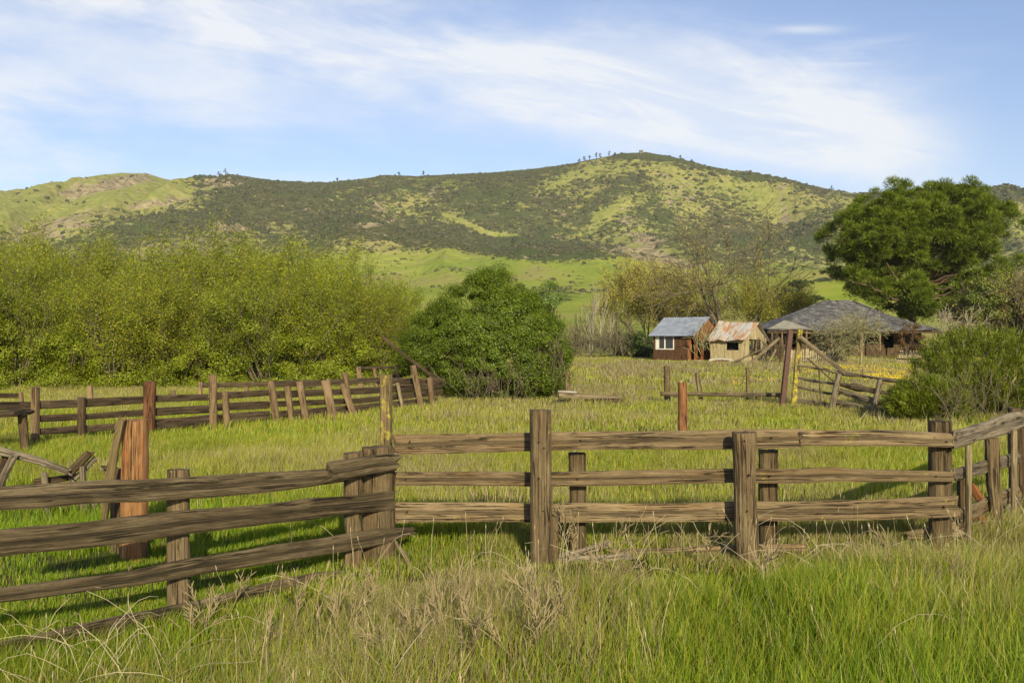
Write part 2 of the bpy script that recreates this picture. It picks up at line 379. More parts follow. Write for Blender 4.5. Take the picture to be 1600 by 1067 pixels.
def ground_mat():
    m, t, o = new_mat('ground')
    ge = t.new('ShaderNodeNewGeometry').outputs['Position']
    n1 = t.noise(t.map(ge, (.12, .12, .12)), 1, 5, .6); n2 = t.noise(t.map(ge, (.5, 1.1, .5)), 1, 6, .65); n3 = t.noise(ge, 5, 5, .7)
    c = t.ramp(t.m('ADD', t.m('MULTIPLY', n1, .5), t.m('MULTIPLY', n2, .5)), [(.36, (.095, .13, .022)), (.48, (.15, .17, .035)), (.56, (.20, .17, .075)), (.66, (.13, .16, .03))])
    c = t.mix(t.m('MULTIPLY', t.ss(n3, .35, .65), .45), c, (.075, .065, .025, 1))
    sp = t.new('ShaderNodeSeparateXYZ'); t.l.new(ge, sp.inputs[0])
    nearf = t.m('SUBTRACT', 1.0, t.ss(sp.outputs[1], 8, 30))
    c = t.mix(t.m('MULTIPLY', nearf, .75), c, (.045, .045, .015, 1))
    farf = t.ss(sp.outputs[1], 110, 160)
    fc = t.ramp(t.noise(t.map(ge, (.03, .03, .1)), 1, 6, .65), [(.38, (.17, .23, .025)), (.5, (.24, .28, .04)), (.62, (.29, .27, .08))])
    c = t.mix(farf, c, fc)
    b = t.new('ShaderNodeBsdfPrincipled'); t.put(b.inputs['Base Color'], c); b.inputs['Roughness'].default_value = .95; b.inputs['Specular IOR Level'].default_value = .05
    bp = t.new('ShaderNodeBump'); bp.inputs['Strength'].default_value = .6; bp.inputs['Distance'].default_value = .1; t.put(bp.inputs['Height'], n3); t.l.new(bp.outputs[0], b.inputs['Normal'])
    t.l.new(b.outputs[0], o.inputs[0]); return m
def hill_mat():
    m, t, o = new_mat('hill cover')
    ge = t.new('ShaderNodeNewGeometry').outputs['Position']
    a = t.new('ShaderNodeAttribute', attribute_name='col'); sp = t.new('ShaderNodeSeparateColor'); t.l.new(a.outputs[0], sp.inputs[0])
    ch, rk, fd = sp.outputs
    v = t.map(ge, (1, .75, 1.2))
    nf = t.noise(v, .16, 4, .62); nm = t.noise(v, .035, 5, .6); nx = t.noise(v, .5, 2, .5)
    n = t.m('ADD', t.m('ADD', t.m('MULTIPLY', nf, .40), t.m('MULTIPLY', nm, .36)), t.m('MULTIPLY', nx, .24))
    th = t.m('ADD', .376, t.m('MULTIPLY', ch, .175))          # cover grows with the density
    mk = t.ss(t.m('SUBTRACT', th, n), -.022, .03)
    gr = t.ramp(nf, [(.36, (.17, .19, .045)), (.5, (.225, .225, .07)), (.62, (.30, .26, .12))])
    gr2 = t.ramp(t.noise(v, .012, 5, .6), [(.40, (.20, .27, .030)), (.52, (.27, .31, .045)), (.62, (.30, .28, .085))])
    hz = t.new('ShaderNodeSeparateXYZ'); t.l.new(ge, hz.inputs[0]); gr = t.mix(t.m('SUBTRACT', .85, t.m('MULTIPLY', t.ss(hz.outputs[1], 780, 1000), .55)), gr, gr2)
    cc = t.ramp(t.noise(v, .14, 5, .68), [(.36, (.045, .050, .020)), (.5, (.074, .080, .032)), (.62, (.125, .118, .056))])
    cc = t.mix(t.ss(t.noise(v, .008, 3, .5), .42, .58), cc, (.066, .084, .028, 1))
    ro = t.ramp(t.noise(t.map(ge, (1, 1, .35)), .14, 6, .7), [(.36, (.12, .095, .055)), (.48, (.25, .205, .12)), (.60, (.37, .32, .19)), (.7, (.29, .225, .13))])
    rn = t.noise(v, .06, 5, .65)
    rm = t.ss(t.m('SUBTRACT', t.m('ADD', .335, t.m('MULTIPLY', rk, .42)), rn), -.03, .04)
    c = t.mix(mk, gr, cc); c = t.mix(rm, c, ro)
    b = t.new('ShaderNodeBsdfDiffuse'); t.put(b.inputs[0], c)
    bp = t.new('ShaderNodeBump'); bp.inputs['Strength'].default_value = .9; bp.inputs['Distance'].default_value = 2.5
    t.put(bp.inputs['Height'], t.m('ADD', nf, t.m('MULTIPLY', mk, .5))); t.l.new(bp.outputs[0], b.inputs['Normal'])
    t.l.new(b.outputs[0], o.inputs[0]); return m
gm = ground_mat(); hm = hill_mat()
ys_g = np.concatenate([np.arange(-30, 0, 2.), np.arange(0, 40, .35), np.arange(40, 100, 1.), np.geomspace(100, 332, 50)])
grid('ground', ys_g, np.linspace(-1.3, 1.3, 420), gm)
ys_h = np.concatenate([np.geomspace(326, 800, 110), np.linspace(804, 1500, 250), np.linspace(1503, 1900, 24)])
grid('hills', ys_h, np.linspace(-.80, .80, 1150), hm, .6)
#PART2
# ------------------------------------------------------------------ timber
def smooth_rand(rng, n, step):
    k = max(2, int(n/step)+2); v = rng.standard_normal(k)
    x = np.linspace(0, k-1.001, n); i = x.astype(int); f = x-i; f = f*f*(3-2*f)
    return v[i]*(1-f)+v[i+1]*f
def timber(path, hh, tt, seed, up=(0, 0, 1), rough=.05, ring=14, step=.07, square=5.0, jag=.02, rot=None, acc=None, name=None, mat=None, parent=None, round_top=False):
    """weathered board or post along a 3-D path; hh/tt = half height / half thickness at each path point"""
    rng = np.random.default_rng(seed)
    path = np.asarray(path, float); hh = np.broadcast_to(np.asarray(hh, float), (len(path),)); tt = np.broadcast_to(np.asarray(tt, float), (len(path),))
    sl = np.r_[0, np.cumsum(np.linalg.norm(np.diff(path, axis=0), axis=1))]
    L = sl[-1]; n = max(3, int(L/step)+1)
    s = np.linspace(0, L, n)
    C = np.stack([np.interp(s, sl, path[:, k]) for k in range(3)], 1)
    H = np.interp(s, sl, hh); T = np.interp(s, sl, tt)
    ax = np.gradient(C, axis=0); ax /= np.linalg.norm(ax, axis=1)[:, None]
    upv = np.asarray(up, float); side = np.cross(ax, upv); side /= np.linalg.norm(side, axis=1)[:, None]
    uu = np.cross(side, ax)
    th = (np.arange(ring)+.5)/ring*2*math.pi
    cx = np.cos(th); cy = np.sin(th); r = (np.abs(cx)**square+np.abs(cy)**square)**(-1/square)
    cx = cx*r; cy = cy*r
    hm_ = float(np.mean(H)); tm = float(np.mean(T)); w0 = min(hm_, tm)
    D = np.zeros((n, ring))
    for k in range(ring): D[:, k] = smooth_rand(rng, n, 3.5)*rough*w0*.45+smooth_rand(rng, n, 1.2)*rough*w0*.5+rng.standard_normal()*rough*w0*.5
    top = 1+smooth_rand(rng, n, 6)*rough*.8; bot = 1+smooth_rand(rng, n, 6)*rough*.8
    V = np.zeros((n, ring, 3)); U = np.zeros((n, ring, 2)); per = np.cumsum(np.r_[0, np.hypot(np.diff(np.r_[cx, cx[0]])*tm, np.diff(np.r_[cy, cy[0]])*hm_)])
    uo, vo = rng.random(2)*50
    for k in range(ring):
        sy = cy[k]*H*np.where(cy[k] > 0, top, bot)
        sx = cx[k]*T
        n_ = math.hypot(cx[k]/max(tm, 1e-3), cy[k]/max(hm_, 1e-3)); nx, ny = cx[k]/max(tm, 1e-3)/n_, cy[k]/max(hm_, 1e-3)/n_
        V[:, k] = C+side*(sx+D[:, k]*nx)[:, None]+uu*(sy+D[:, k]*ny)[:, None]
        U[:, k, 0] = s+uo; U[:, k, 1] = per[k]+vo
    je = rng.standard_normal((2, ring))*jag
    V[0] += ax[0]*je[0][:, None]; V[-1] += ax[-1]*je[1][:, None]
    if rot is not None: pass
    VV = V.reshape(-1, 3); UU = U.reshape(-1, 2)
    Fs = []
    for i in range(n-1):
        for k in range(ring):
            a = i*ring+k; b = i*ring+(k+1) % ring
            Fs.append([a, b, b+ring, a+ring])
    # end caps with a centre vertex
    c0 = VV[:ring].mean(0)-ax[0]*.004; c1 = VV[-ring:].mean(0)+ax[-1]*.004
    VV = np.vstack([VV, c0, c1]); UU = np.vstack([UU, [uo-.3, vo+.1], [uo+L+.3, vo+.1]])
    i0 = len(VV)-2; i1 = i0+1; base = (n-1)*ring
    for k in range(ring):
        Fs.append([i0, (k+1) % ring, k]); Fs.append([i1, base+k, base+(k+1) % ring])
    if acc is not None: acc.add(VV, Fs, UU); return None
    return mesh(name, VV, Fs, mat, parent, uv=UU, smooth=False, origin=None if parent is not None else VV.mean(0)*np.array([1, 1, 0])+np.array([0, 0, float(VV[:, 2].min())]))
_seed = [100]
def nseed(): _seed[0] += 1; return _seed[0]
def board(pts, mat, parent, thick=.045, name='rail', rough=.07, jag=.02, step=.08):
    """pts: (px, top py, bottom py, Y) along the board"""
    path = []; hh = []
    for px, a, b, Y in pts:
        p = P(px, (a+b)/2, Y); path.append(p); hh.append((b-a)/F*Y/2*.93)
    return timber(path, hh, thick/2, nseed(), name=name, mat=MATS[mat], parent=parent, rough=rough, jag=jag, step=step)
def post(px_t, py_t, px_b, Y, w, mat, parent=None, depth=None, name='post', Yt=None, square=5.0, rough=.05, ring=14, base=None, label=None, cat=None, group=None, py_b=None, step=.08):
    """w: width in photo pixels; stands on the ground at depth Y"""
    wt = w/F*Y; d = depth or wt
    top = P(px_t, py_t, Yt or Y)
    if py_b is None: bot = G(px_b, Y, -.15)
    else: bot = P(px_b, py_b, Y)
    rng = random.Random(nseed())
    o = timber([bot, top], wt/2, d/2, nseed(), up=(1, 0, 0), name=name, mat=MATS[mat], parent=parent, rough=rough, square=square, ring=ring, jag=.006, step=step)
    if label: tag(o, label, cat or 'post', group)
    return o
def stick(p0, p1, r, mat, parent=None, name='pole', **k):
    return timber([p0, p1], r, r, nseed(), up=(.31, .2, .9), name=name, mat=MATS[mat], parent=parent, square=2.2, ring=8, rough=.12, **k)
def fence(px, Y, label, group=None):
    return thing('plank_fence', G(px, Y), label, 'fence', group)

# ---- near fence, middle and right stretch
f = fence(1000, 9.2, 'brown plank fence of three long rails running straight across the middle and right foreground')
Yf = 9.2
board([(617, 678, 711, Yf), (730, 676, 708, Yf), (845, 674, 706, Yf), (1000, 672, 704, Yf), (1100, 671, 703, Yf), (1249, 668, 701, Yf)], 'rail wood', f, rough=.05)
board([(1250, 671, 697, Yf-.02), (1300, 672, 698, Yf-.02), (1400, 672, 698, Yf-.02), (1485, 675, 700, Yf-.02)], 'rail wood', f, .06, rough=.07)
board([(617, 735, 760, Yf), (845, 737, 760, Yf), (1000, 734, 758, Yf), (1147, 731, 755, Yf)], 'rail wood', f)
board([(1151, 732, 756, Yf), (1250, 731, 755, Yf), (1300, 730, 752, Yf), (1380, 733, 752, Yf), (1490, 736, 753, Yf)], 'rail wood', f)
board([(617, 783, 817, Yf), (750, 784, 816, Yf), (845, 785, 816, Yf), (1000, 785, 817, Yf), (1147, 783, 815, Yf)], 'rail wood', f)
board([(1152, 782, 815, Yf-.03), (1250, 782, 815, Yf-.03), (1380, 778, 813, Yf-.03), (1495, 773, 808, Yf-.03)], 'rail wood', f, rough=.08)
board([(955, 858, 872, Yf+.1), (1040, 856, 872, Yf+.1), (1149, 850, 866, Yf+.1)], 'rail wood', f, .05)
board([(1186, 850, 862, Yf+.1), (1260, 849, 862, Yf+.1)], 'rail wood', f, .05)
post(845, 641, 846, 8.95, 32, 'post brown', f, .15, rough=.035)
post(866, 806, 867, 9.08, 14, 'post brown', f, .10)
post(1163, 675, 1168, 8.98, 34, 'post brown', f, .13, rough=.07)
post(902, 707, 903, 9.40, 26, 'post brown', f, .15)
post(1200, 703, 1201, 9.40, 27, 'post brown', f, .15)
post(1468, 657, 1470, 9.36, 32, 'post brown', f, .16)
post(594+9, 586, 604, 9.42, 18, 'yellow lichen half', f, .13, rough=.06)

for px, py, Y in [(842, 690, 8.86), (850, 700, 8.86), (842, 747, 8.86), (849, 799, 8.86), (1164, 689, 8.90), (1170, 742, 8.90), (1168, 798, 8.90), (1460, 684, 9.15), (1478, 690, 9.15), (1464, 744, 9.16), (1476, 792, 9.12), (907, 688, 9.15), (903, 748, 9.15), (1203, 744, 9.15), (1206, 684, 9.15), (640, 690, 9.15), (634, 748, 9.15), (636, 800, 9.15)]:
    c_ = P(px, py, Y); timber([c_, c_+np.array([0, .06, 0])], .008, .008, nseed(), name='nail', mat=MATS['wire'], parent=f, square=2, ring=8, rough=.02)
# ---- near fence, left stretch
f = fence(300, 7.9, 'dark weathered plank fence of four thick rails sloping up from the lower left corner')
def YL(px): # depth along the left stretch
    t = px/617.0
    return 1/((1-t)/6.9+t/9.1)
def lrail(pts, mat='rail weathered', **k): board([(px, a, b, YL(px)) for px, a, b in pts], mat, f, **k)
lrail([(-60, 767, 802), (0, 762, 797), (70, 757, 793), (140, 752, 789), (225, 748, 784), (330, 742, 777), (400, 738, 769), (470, 733, 764), (545, 730, 752)], thick=.06, rough=.09)
board([(516, 716, 754, YL(516)-.07), (545, 715, 750, YL(545)-.07), (580, 711, 742, YL(580)-.07), (620, 709, 737, YL(617)-.07)], 'rail weathered', f, .07, rough=.13, jag=.03)
lrail([(-60, 835, 880), (0, 827, 871), (100, 818, 862), (225, 803, 846), (300, 794, 834), (400, 787, 823), (500, 776, 809), (615, 764, 797)], thick=.06, rough=.08)
lrail([(-60, 928, 952), (0, 918, 942), (100, 905, 929), (200, 892, 917), (300, 870, 899), (400, 855, 885), (500, 838, 868), (600, 823, 851), (643, 823, 834)], thick=.055, rough=.10)
lrail([(-60, 1010, 1040), (60, 990, 1018), (180, 962, 990), (300, 938, 964), (400, 916, 944), (500, 893, 922), (617, 877, 897)], thick=.06, rough=.12)
post(279, 733, 280, YL(279)+.14, 33, 'post brown', f, .12)
post(552, 707, 552, YL(552)+.14, 27, 'post brown', f, .15, rough=.1)
post(590, 698, 591, YL(590)+.16, 50, 'post brown', f, .26, square=2.3, rough=.04, ring=18, step=.04)
post(612, 700, 613, YL(600)+.12, 9, 'post dark', f, .06)
tag(timber([P(620, 848, 9.0), G(648, 8.75, -.02)], .016, .012, nseed(), name='leaning_stake', mat=MATS['pale plank'], up=(1, 0, 0)), 'thin pale stake leaning against the end of the lowest rail beside the round stump post', 'stake')
tag(timber([P(622, 853, 9.03), P(636, 868, 8.95)], .012, .01, nseed(), name='leaning_stake', mat=MATS['pale plank'], up=(1, 0, 0)), 'short pale splinter of wood wedged behind the thin leaning stake', 'stake')

# ---- right return of the near fence
f = fence(1550, 10.5, 'weathered plank fence turning away at the right edge behind the tall green grass')
def YR_(px): return 9.15+(px-1488)/112*2.3
def rrail(pts, mat='rail grey', **k): board([(px, a, b, YR_(px)) for px, a, b in pts], mat, f, **k)
rrail([(1489, 673, 702), (1520, 664, 692), (1560, 650, 681), (1600, 639, 671), (1660, 622, 652)], thick=.07, rough=.08)
rrail([(1490, 733, 752), (1536, 720, 741), (1582, 708, 728), (1640, 694, 716)], thick=.05)
rrail([(1498, 797, 822), (1540, 777, 800), (1585, 760, 780), (1640, 742, 762)], mat='rail wood', thick=.05, rough=.12)
board([(1420, 830, 842, 9.5), (1460, 822, 842, 9.45), (1500, 812, 838, 9.4)], 'rail wood', f, .05, rough=.1)
post(1513, 697, 1514, 9.35, 9, 'pale plank', f, .05)
post(1549, 684, 1560, 10.2, 20, 'post brown', f, .12, rough=.1)
post(1584, 672, 1585, 10.75, 9, 'pale plank', f, .05)
post(1592, 668, 1604, 11.3, 14, 'post dark', f, .12)
post(1585, 637, 1587, 11.3, 17, 'post brown', f, .12)
post(1501, 736, 1502, 9.55, 9, 'post dark', f, .08)
def debris(name, pts, r, mat, label, cat='plank', group=None, flat=.4):
    path = [P(*p) for p in pts]
    return tag(timber(path, r, r*flat, nseed(), name=name, mat=MATS[mat], rough=.15, jag=.03), label, cat, group)
debris('fallen_plank', [(1497, 812, 10.1), (1560, 792, 10.9)], .055, 'rail wood', 'split brown plank fallen low behind the thin post of the right hand fence')
debris('fallen_plank', [(1490, 790, 10.2), (1535, 815, 10.0)], .05, 'orange board', 'short orange brown plank fallen crossways behind the right hand fence')
debris('fallen_plank', [(1545, 815, 10.6), (1602, 775, 11.4)], .05, 'rail grey', 'grey plank lying low in the grass at the right edge')
debris('fallen_plank', [(1518, 760, 11.0), (1538, 790, 10.9)], .045, 'orange board', 'small bright orange broken board standing between two posts of the right hand fence')
debris('fallen_plank', [(868, 880, 9.0), (985, 868, 9.0)], .035, 'rail grey', 'narrow grey broken board lying at the foot of the tallest foreground post')
debris('fallen_plank', [(872, 872, 9.05), (946, 851, 9.2)], .03, 'rail grey', 'short splintered board propped upwards behind the narrow broken board')
debris('fallen_plank', [(918, 868, 9.1), (938, 895, 8.95)], .028, 'rail grey', 'small splinter hanging down from the broken boards by the middle post')
def rock(name, c, r, label, mat='stone', seed=1):
    rng = np.random.default_rng(seed)
    n, k = 9, 12; V = []; Fs = []
    for i in range(n+1):
        for j in range(k):
            a = math.pi*i/n; b = 2*math.pi*j/k
            d = np.array([math.sin(a)*math.cos(b), math.sin(a)*math.sin(b), math.cos(a)])
            q = 1+.5*(float(fbm(d[0]*1.7+d[2], d[1]*1.7-d[2]*.6, seed, 3))-.5)
            V.append(np.array(c)+d*np.array(r)*q)
    for i in range(n):
        for j in range(k): Fs.append([i*k+j, i*k+(j+1) % k, (i+1)*k+(j+1) % k, (i+1)*k+j])
    return tag(mesh(name, V, Fs, MATS[mat], None, origin=(c[0], c[1], c[2]-r[2])), label, 'stone')
rock('stone', P(820, 893, 8.75), (.085, .06, .05), 'pale rough stone in the grass at the left foot of the tallest foreground post', seed=3)

# ---- redwood stump post and what leans on it
post(213, 656, 208, 9.35, 38, 'redwood', None, .22, name='gate_post', square=3.2, rough=.05, ring=18, label='thick orange redwood post standing behind the left foreground fence', cat='post')
tag(timber([P(163, 815, 9.2), P(170, 765, 9.2), P(180, 705, 9.15), P(190, 655, 9.15)], [.02, .035, .03, .03], .03, nseed(), name='leaning_board', mat=MATS['lichen wood'], up=(1, 0, 0), rough=.3), 'mossy split board leaning against the orange redwood post', 'board')
post(181, 745, 182, 9.6, 15, 'post dark', None, .1, name='short_post', label='short dark post half hidden behind the mossy leaning board', cat='post')
tag(timber([P(166, 730, 9.7), P(184, 738, 9.6), P(188, 775, 9.6)], .03, .03, nseed(), name='broken_board', mat=MATS['post dark'], up=(1, 0, 0), rough=.3), 'small dark broken board stuck between the mossy leaning board and the redwood post', 'board')
# collapsed frame on the far left
t_ = thing('collapsed_gate', G(60, 11.5), 'collapsed grey timber gate frame behind the left foreground fence', 'gate')
board([(-30, 690, 703, 11.2), (0, 697, 712, 11.2), (60, 713, 727, 11.2), (108, 732, 742, 11.2)], 'rail grey', t_, .06, name='top_beam', rough=.12)
timber([P(105, 742, 11.3), P(122, 726, 11.3), P(139, 708, 11.3)], .045, .03, nseed(), name='broken_board', mat=MATS['rail dark'], parent=t_)
timber([P(112, 752, 11.4), P(130, 735, 11.4), P(149, 716, 11.4)], .028, .025, nseed(), name='broken_board', mat=MATS['rail grey'], parent=t_)
timber([P(55, 752, 11.5), P(85, 749, 11.5), P(120, 744, 11.5)], .035, .04, nseed(), name='lower_beam', mat=MATS['rail dark'], parent=t_)
timber([P(95, 790, 11.6), P(150, 790, 11.6)], .04, .04, nseed(), name='lower_beam', mat=MATS['rail grey'], parent=t_)
post(129, 728, 132, 11.3, 9, 'rail grey', t_, .05, name='upright')
post(68, 738, 79, 11.3, 9, 'rail grey', t_, .05, name='upright')
timber([P(22, 712, 11.1), P(8, 740, 11.1), P(-12, 790, 11.1)], .04, .03, nseed(), name='brace', mat=MATS['rail grey'], parent=t_, up=(1, 0, 0))
timber([P(12, 705, 11.3), P(2, 730, 11.3), P(-14, 760, 11.3)], .04, .03, nseed(), name='brace', mat=MATS['rail dark'], parent=t_, up=(1, 0, 0))

# ---- far corral fence on the left
f = fence(300, 24, 'long dark corral fence with leaning pale posts along the foot of the willows')
def YC(px): return 1/((1-(px/660.0))/18.3+(px/660.0)/30.5)
def crail(pts, **k):
    board([(px, a, b, YC(px)+k.get('dy', 0)) for px, a, b in pts], k.get('mat', 'far rail'), f, k.get('thick', .05), rough=.08, step=.25)
crail([(-60, 628, 645), (0, 627, 642), (50, 627, 641)])
crail([(60, 626, 640), (125, 624, 637)])
crail([(133, 622, 636), (185, 619, 633), (228, 618, 630)])
crail([(241, 617, 629), (325, 615, 626)])
crail([(60, 648, 660), (125, 645, 656)]); crail([(133, 646, 656), (228, 639, 650)]); crail([(241, 637, 650), (325, 632, 645)])
crail([(62, 669, 680), (125, 664, 676)]); crail([(133, 664, 675), (225, 658, 670)]); crail([(241, 655, 671), (330, 648, 667)])
crail([(337, 613, 625), (420, 608, 618)]); crail([(337, 630, 643), (420, 626, 638)]); crail([(337, 646, 664), (420, 641, 656)])
crail([(425, 595, 604), (540, 592, 601), (590, 589, 597)]); crail([(425, 611, 623), (600, 603, 614), (690, 596, 607)])
crail([(425, 627, 636), (560, 621, 631), (690, 607, 617)]); crail([(425, 642, 653), (560, 632, 642), (660, 622, 630)])
crail([(425, 655, 665), (520, 645, 655), (600, 636, 644)])
crail([(600, 590, 600), (692, 590, 603)], dy=.4)
for px, pt, pb, dy, w, mt in [(55, 605, 55, 0, 12, 'far post'), (128, 621, 127, 0, 12, 'post dark'), (332, 586, 334, 0, 12, 'far post'), (352, 612, 355, -.1, 10, 'far post'),
        (423, 595, 434, -.1, 11, 'far post'), (449, 603, 458, -.1, 9, 'far post'), (468, 596, 480, -.1, 10, 'far post'), (508, 594, 522, -.1, 13, 'far post'), (535, 600, 556, -.1, 10, 'far post'),
        (538, 583, 550, .1, 8, 'far post'), (645, 571, 660, -.1, 9, 'far post'), (671, 590, 677, 0, 9, 'far post'), (621, 598, 631, -.2, 5, 'pale plank')]:
    post(px, pt, pb, YC(px)+dy-.05, w, mt, f, .14, step=.3)
# the charred redwood post is part of that fence
post(234, 596, 233, YC(234)-.12, 18, 'redwood dark', f, .2, step=.2)
# rear fence line
f = fence(420, 36, 'second dark rail fence standing further back against the willows')
def YB(px): return 30+px/660.*8
def brail(pts): board([(px, a, b, YB(px)) for px, a, b in pts], 'far rail', f, .06, rough=.1, step=.4)
brail([(310, 598, 606), (400, 597, 604), (470, 596, 603)]); brail([(470, 600, 606), (600, 588, 594)]); brail([(555, 573, 577), (640, 572, 576)]); brail([(590, 590, 600), (640, 580, 586)])
brail([(-60, 614, 622), (30, 614, 622)])
for px, pt, pb, w in [(313, 597, 313, 6), (385, 604, 386, 6), (560, 573, 567, 7), (585, 576, 592, 6), (618, 570, 626, 7), (141, 603, 143, 7), (145, 640, 146, 10), (32, 613, 36, 6), (270, 610, 271, 8), (495, 645, 495, 8)]:
    post(px, pt, pb, YB(px), w, 'far post', f, .14, step=.4)
# leaning beam over the corral end and small ramp
tag(timber([P(598, 527, 33.5), P(630, 553, 33), P(692, 600, 32)], .05, .05, nseed(), name='leaning_beam', mat=MATS['post dark'], step=.4), 'long dark beam leaning against the left side of the round green bush', 'beam')
t_ = thing('loading_chute', G(25, 17.5), 'low dark timber chute roof at the far left end of the corral fence', 'chute')
timber([P(-40, 648, 17.3), P(0, 647, 17.3), P(38, 645, 17.3)], .05, .35, nseed(), name='deck', mat=MATS['post dark'], parent=t_)
post(35, 648, 41, 17.4, 13, 'post dark', t_, .12, name='leg')

# ---- lone posts and middle distance pole rail
post(1066, 598, 1067, 20.0, 14, 'redwood mid', None, .17, name='fence_post', label='short orange redwood post standing alone in the meadow in front of the pole rail', square=3.5)
f = thing('pole_fence', G(1130, 33), 'low fence of one long round pole with three small posts in the meadow', 'fence')
timber([P(1032, 615, 31.5), P(1120, 616, 31.5), P(1220, 617, 31.5)], .075, .075, nseed(), name='pole', mat=MATS['rail weathered'], parent=f, square=2.1, rough=.1, step=.3)
timber([P(1040, 628, 31.2), P(1120, 630, 31.2), P(1240, 629, 31.2)], .03, .04, nseed(), name='ground_rail', mat=MATS['pale plank'], parent=f, step=.3)
post(1042, 572, 1043, 32.0, 9, 'post brown', f, .2, step=.2); post(1089, 582, 1097, 32.0, 6.5, 'post brown', f, .15, step=.2); post(1168, 574, 1169, 32.0, 5, 'post brown', f, .12, step=.2)
post(1235, 516, 1221, 30.4, 8.5, 'rust steel', None, .17, name='steel_post', label='tall dark red steel post leaning to the left beside the yellow lichened post', square=8, rough=.01)
post(1250, 515, 1239, 30.3, 7.8, 'yellow lichen', None, .15, name='tall_post', label='tall wooden post coated in yellow lichen next to the dark red steel post', rough=.08)
f = thing('gate_fence', G(1330, 28), 'ragged pole fence sagging from the yellow lichened post to the right hand bush', 'fence')
def poles(pts, w, mat='rail grey'):
    timber([P(px, py, 30.3-(px-1245)/165*3.0) for px, py in pts], w/F*29/2, w/F*29/2, nseed(), name='pole', mat=MATS[mat], parent=f, rough=.28, step=.12, square=2.4, ring=9)
poles([(1247, 571), (1280, 576), (1312, 583)], 5, 'pale plank'); poles([(1312, 583), (1350, 588), (1380, 593), (1412, 597)], 6)
poles([(1247, 590), (1275, 595), (1300, 599), (1322, 601)], 5); poles([(1310, 600), (1350, 608), (1390, 616)], 8, 'rail weathered')
poles([(1247, 604), (1285, 613), (1310, 616)], 5); poles([(1312, 611), (1345, 622), (1395, 632)], 9)
poles([(1247, 624), (1290, 631), (1310, 634)], 5); poles([(1304, 627), (1340, 634), (1378, 642)], 6); poles([(1300, 637), (1340, 643), (1380, 648)], 7, 'rail weathered')
post(1311, 584, 1297, 28.9, 8.5, 'rail grey', f, .14, step=.15); post(1376, 593, 1361, 27.9, 7.5, 'rail grey', f, .14, step=.15)
timber([P(1252, 528, 30.1), P(1284, 554, 29.6), P(1321, 583, 28.9)], .06, .05, nseed(), name='brace', mat=MATS['pale plank'], parent=f)
timber([P(1330, 592, 29.2), P(1350, 606, 28.9)], .05, .03, nseed(), name='brace', mat=MATS['pale plank'], parent=f)
for a, b, c in [((1279, 575), (1281, 600), (1282, 628)), ((1262, 560), (1290, 585), (1303, 596))]:
    timber([P(*a, 29.6), P(*b, 29.4), P(*c, 29.4)], .015, .015, nseed(), name='wire', mat=MATS['wire'], parent=f, square=2, ring=6, rough=.5)
# low feed trough / boards in the meadow
t_ = thing('feed_trough', G(925, 31.5), 'low weathered board trough lying in the meadow beside the round bush', 'trough')
board([(872, 613, 622, 31.5), (920, 616, 623, 31.5), (968, 618, 624, 31.5)], 'pale plank', t_, .5, name='side_board', step=.3)
board([(945, 622, 628, 31.2), (973, 622, 627, 31.2)], 'rail dark', t_, .3, name='end_board', step=.3)
for px in (952, 960, 967): post(px, 614, px, 31.4, 2.5, 'far post', t_, .05, name='slat', py_b=626)
tag(timber([P(872, 611, 31.9), P(900, 612.5, 31.9)], .025, .16, nseed(), name='white_board', mat=MATS['white enamel']), 'short whitish board lying on the left end of the low trough', 'board')
post(886, 580, 887, 33.5, 7, 'post brown', None, .15, name='fence_post', label='single brown post standing at the right edge of the round green bush')
# far pasture fence posts behind
for px, pt in [(875, 490), (900, 490), (925, 492), (957, 495)]:
    post(px, pt, px, 135, 2.6 if px > 950 else 1.6, 'post dark', None, .2, name='pasture_post', group='thin posts of the far pasture fence', step=1,
         label={875: 'faintest thin dark post of the far pasture fence, nearest the round bush', 900: 'second thin dark post of the far pasture fence from the round bush', 925: 'thin dark post of the far pasture fence just behind the pale bare saplings', 957: 'thickest dark post of the far pasture fence, right of the pale saplings'}[px])
#PART3
# ------------------------------------------------------------------ buildings
class Frame:
    """local building frame: u along the front, v into the depth, z up"""
    def __init__(s, px, Y, th, z=None):
        s.o = G(px, Y); s.o[2] = s.o[2]-.05 if z is None else z
        s.eu = np.array([math.cos(R(th)), -math.sin(R(th)), 0]); s.ev = np.array([math.sin(R(th)), math.cos(R(th)), 0]); s.ez = np.array([0, 0, 1.])
    def p(s, u, v, z): return s.o+s.eu*u+s.ev*v+s.ez*z
def box(acc, fr, u0, u1, v0, v1, z0, z1):
    V = [fr.p(u, v, z) for z in (z0, z1) for v in (v0, v1) for u in (u0, u1)]
    U = [[(z0 if i < 4 else z1), (u+v)] for i, (u, v) in enumerate([(u0, v0), (u1, v0), (u0, v1), (u1, v1)]*2)]
    acc.add(V, [[0, 1, 3, 2], [4, 6, 7, 5], [0, 4, 5, 1], [2, 3, 7, 6], [0, 2, 6, 4], [1, 5, 7, 3]], U)
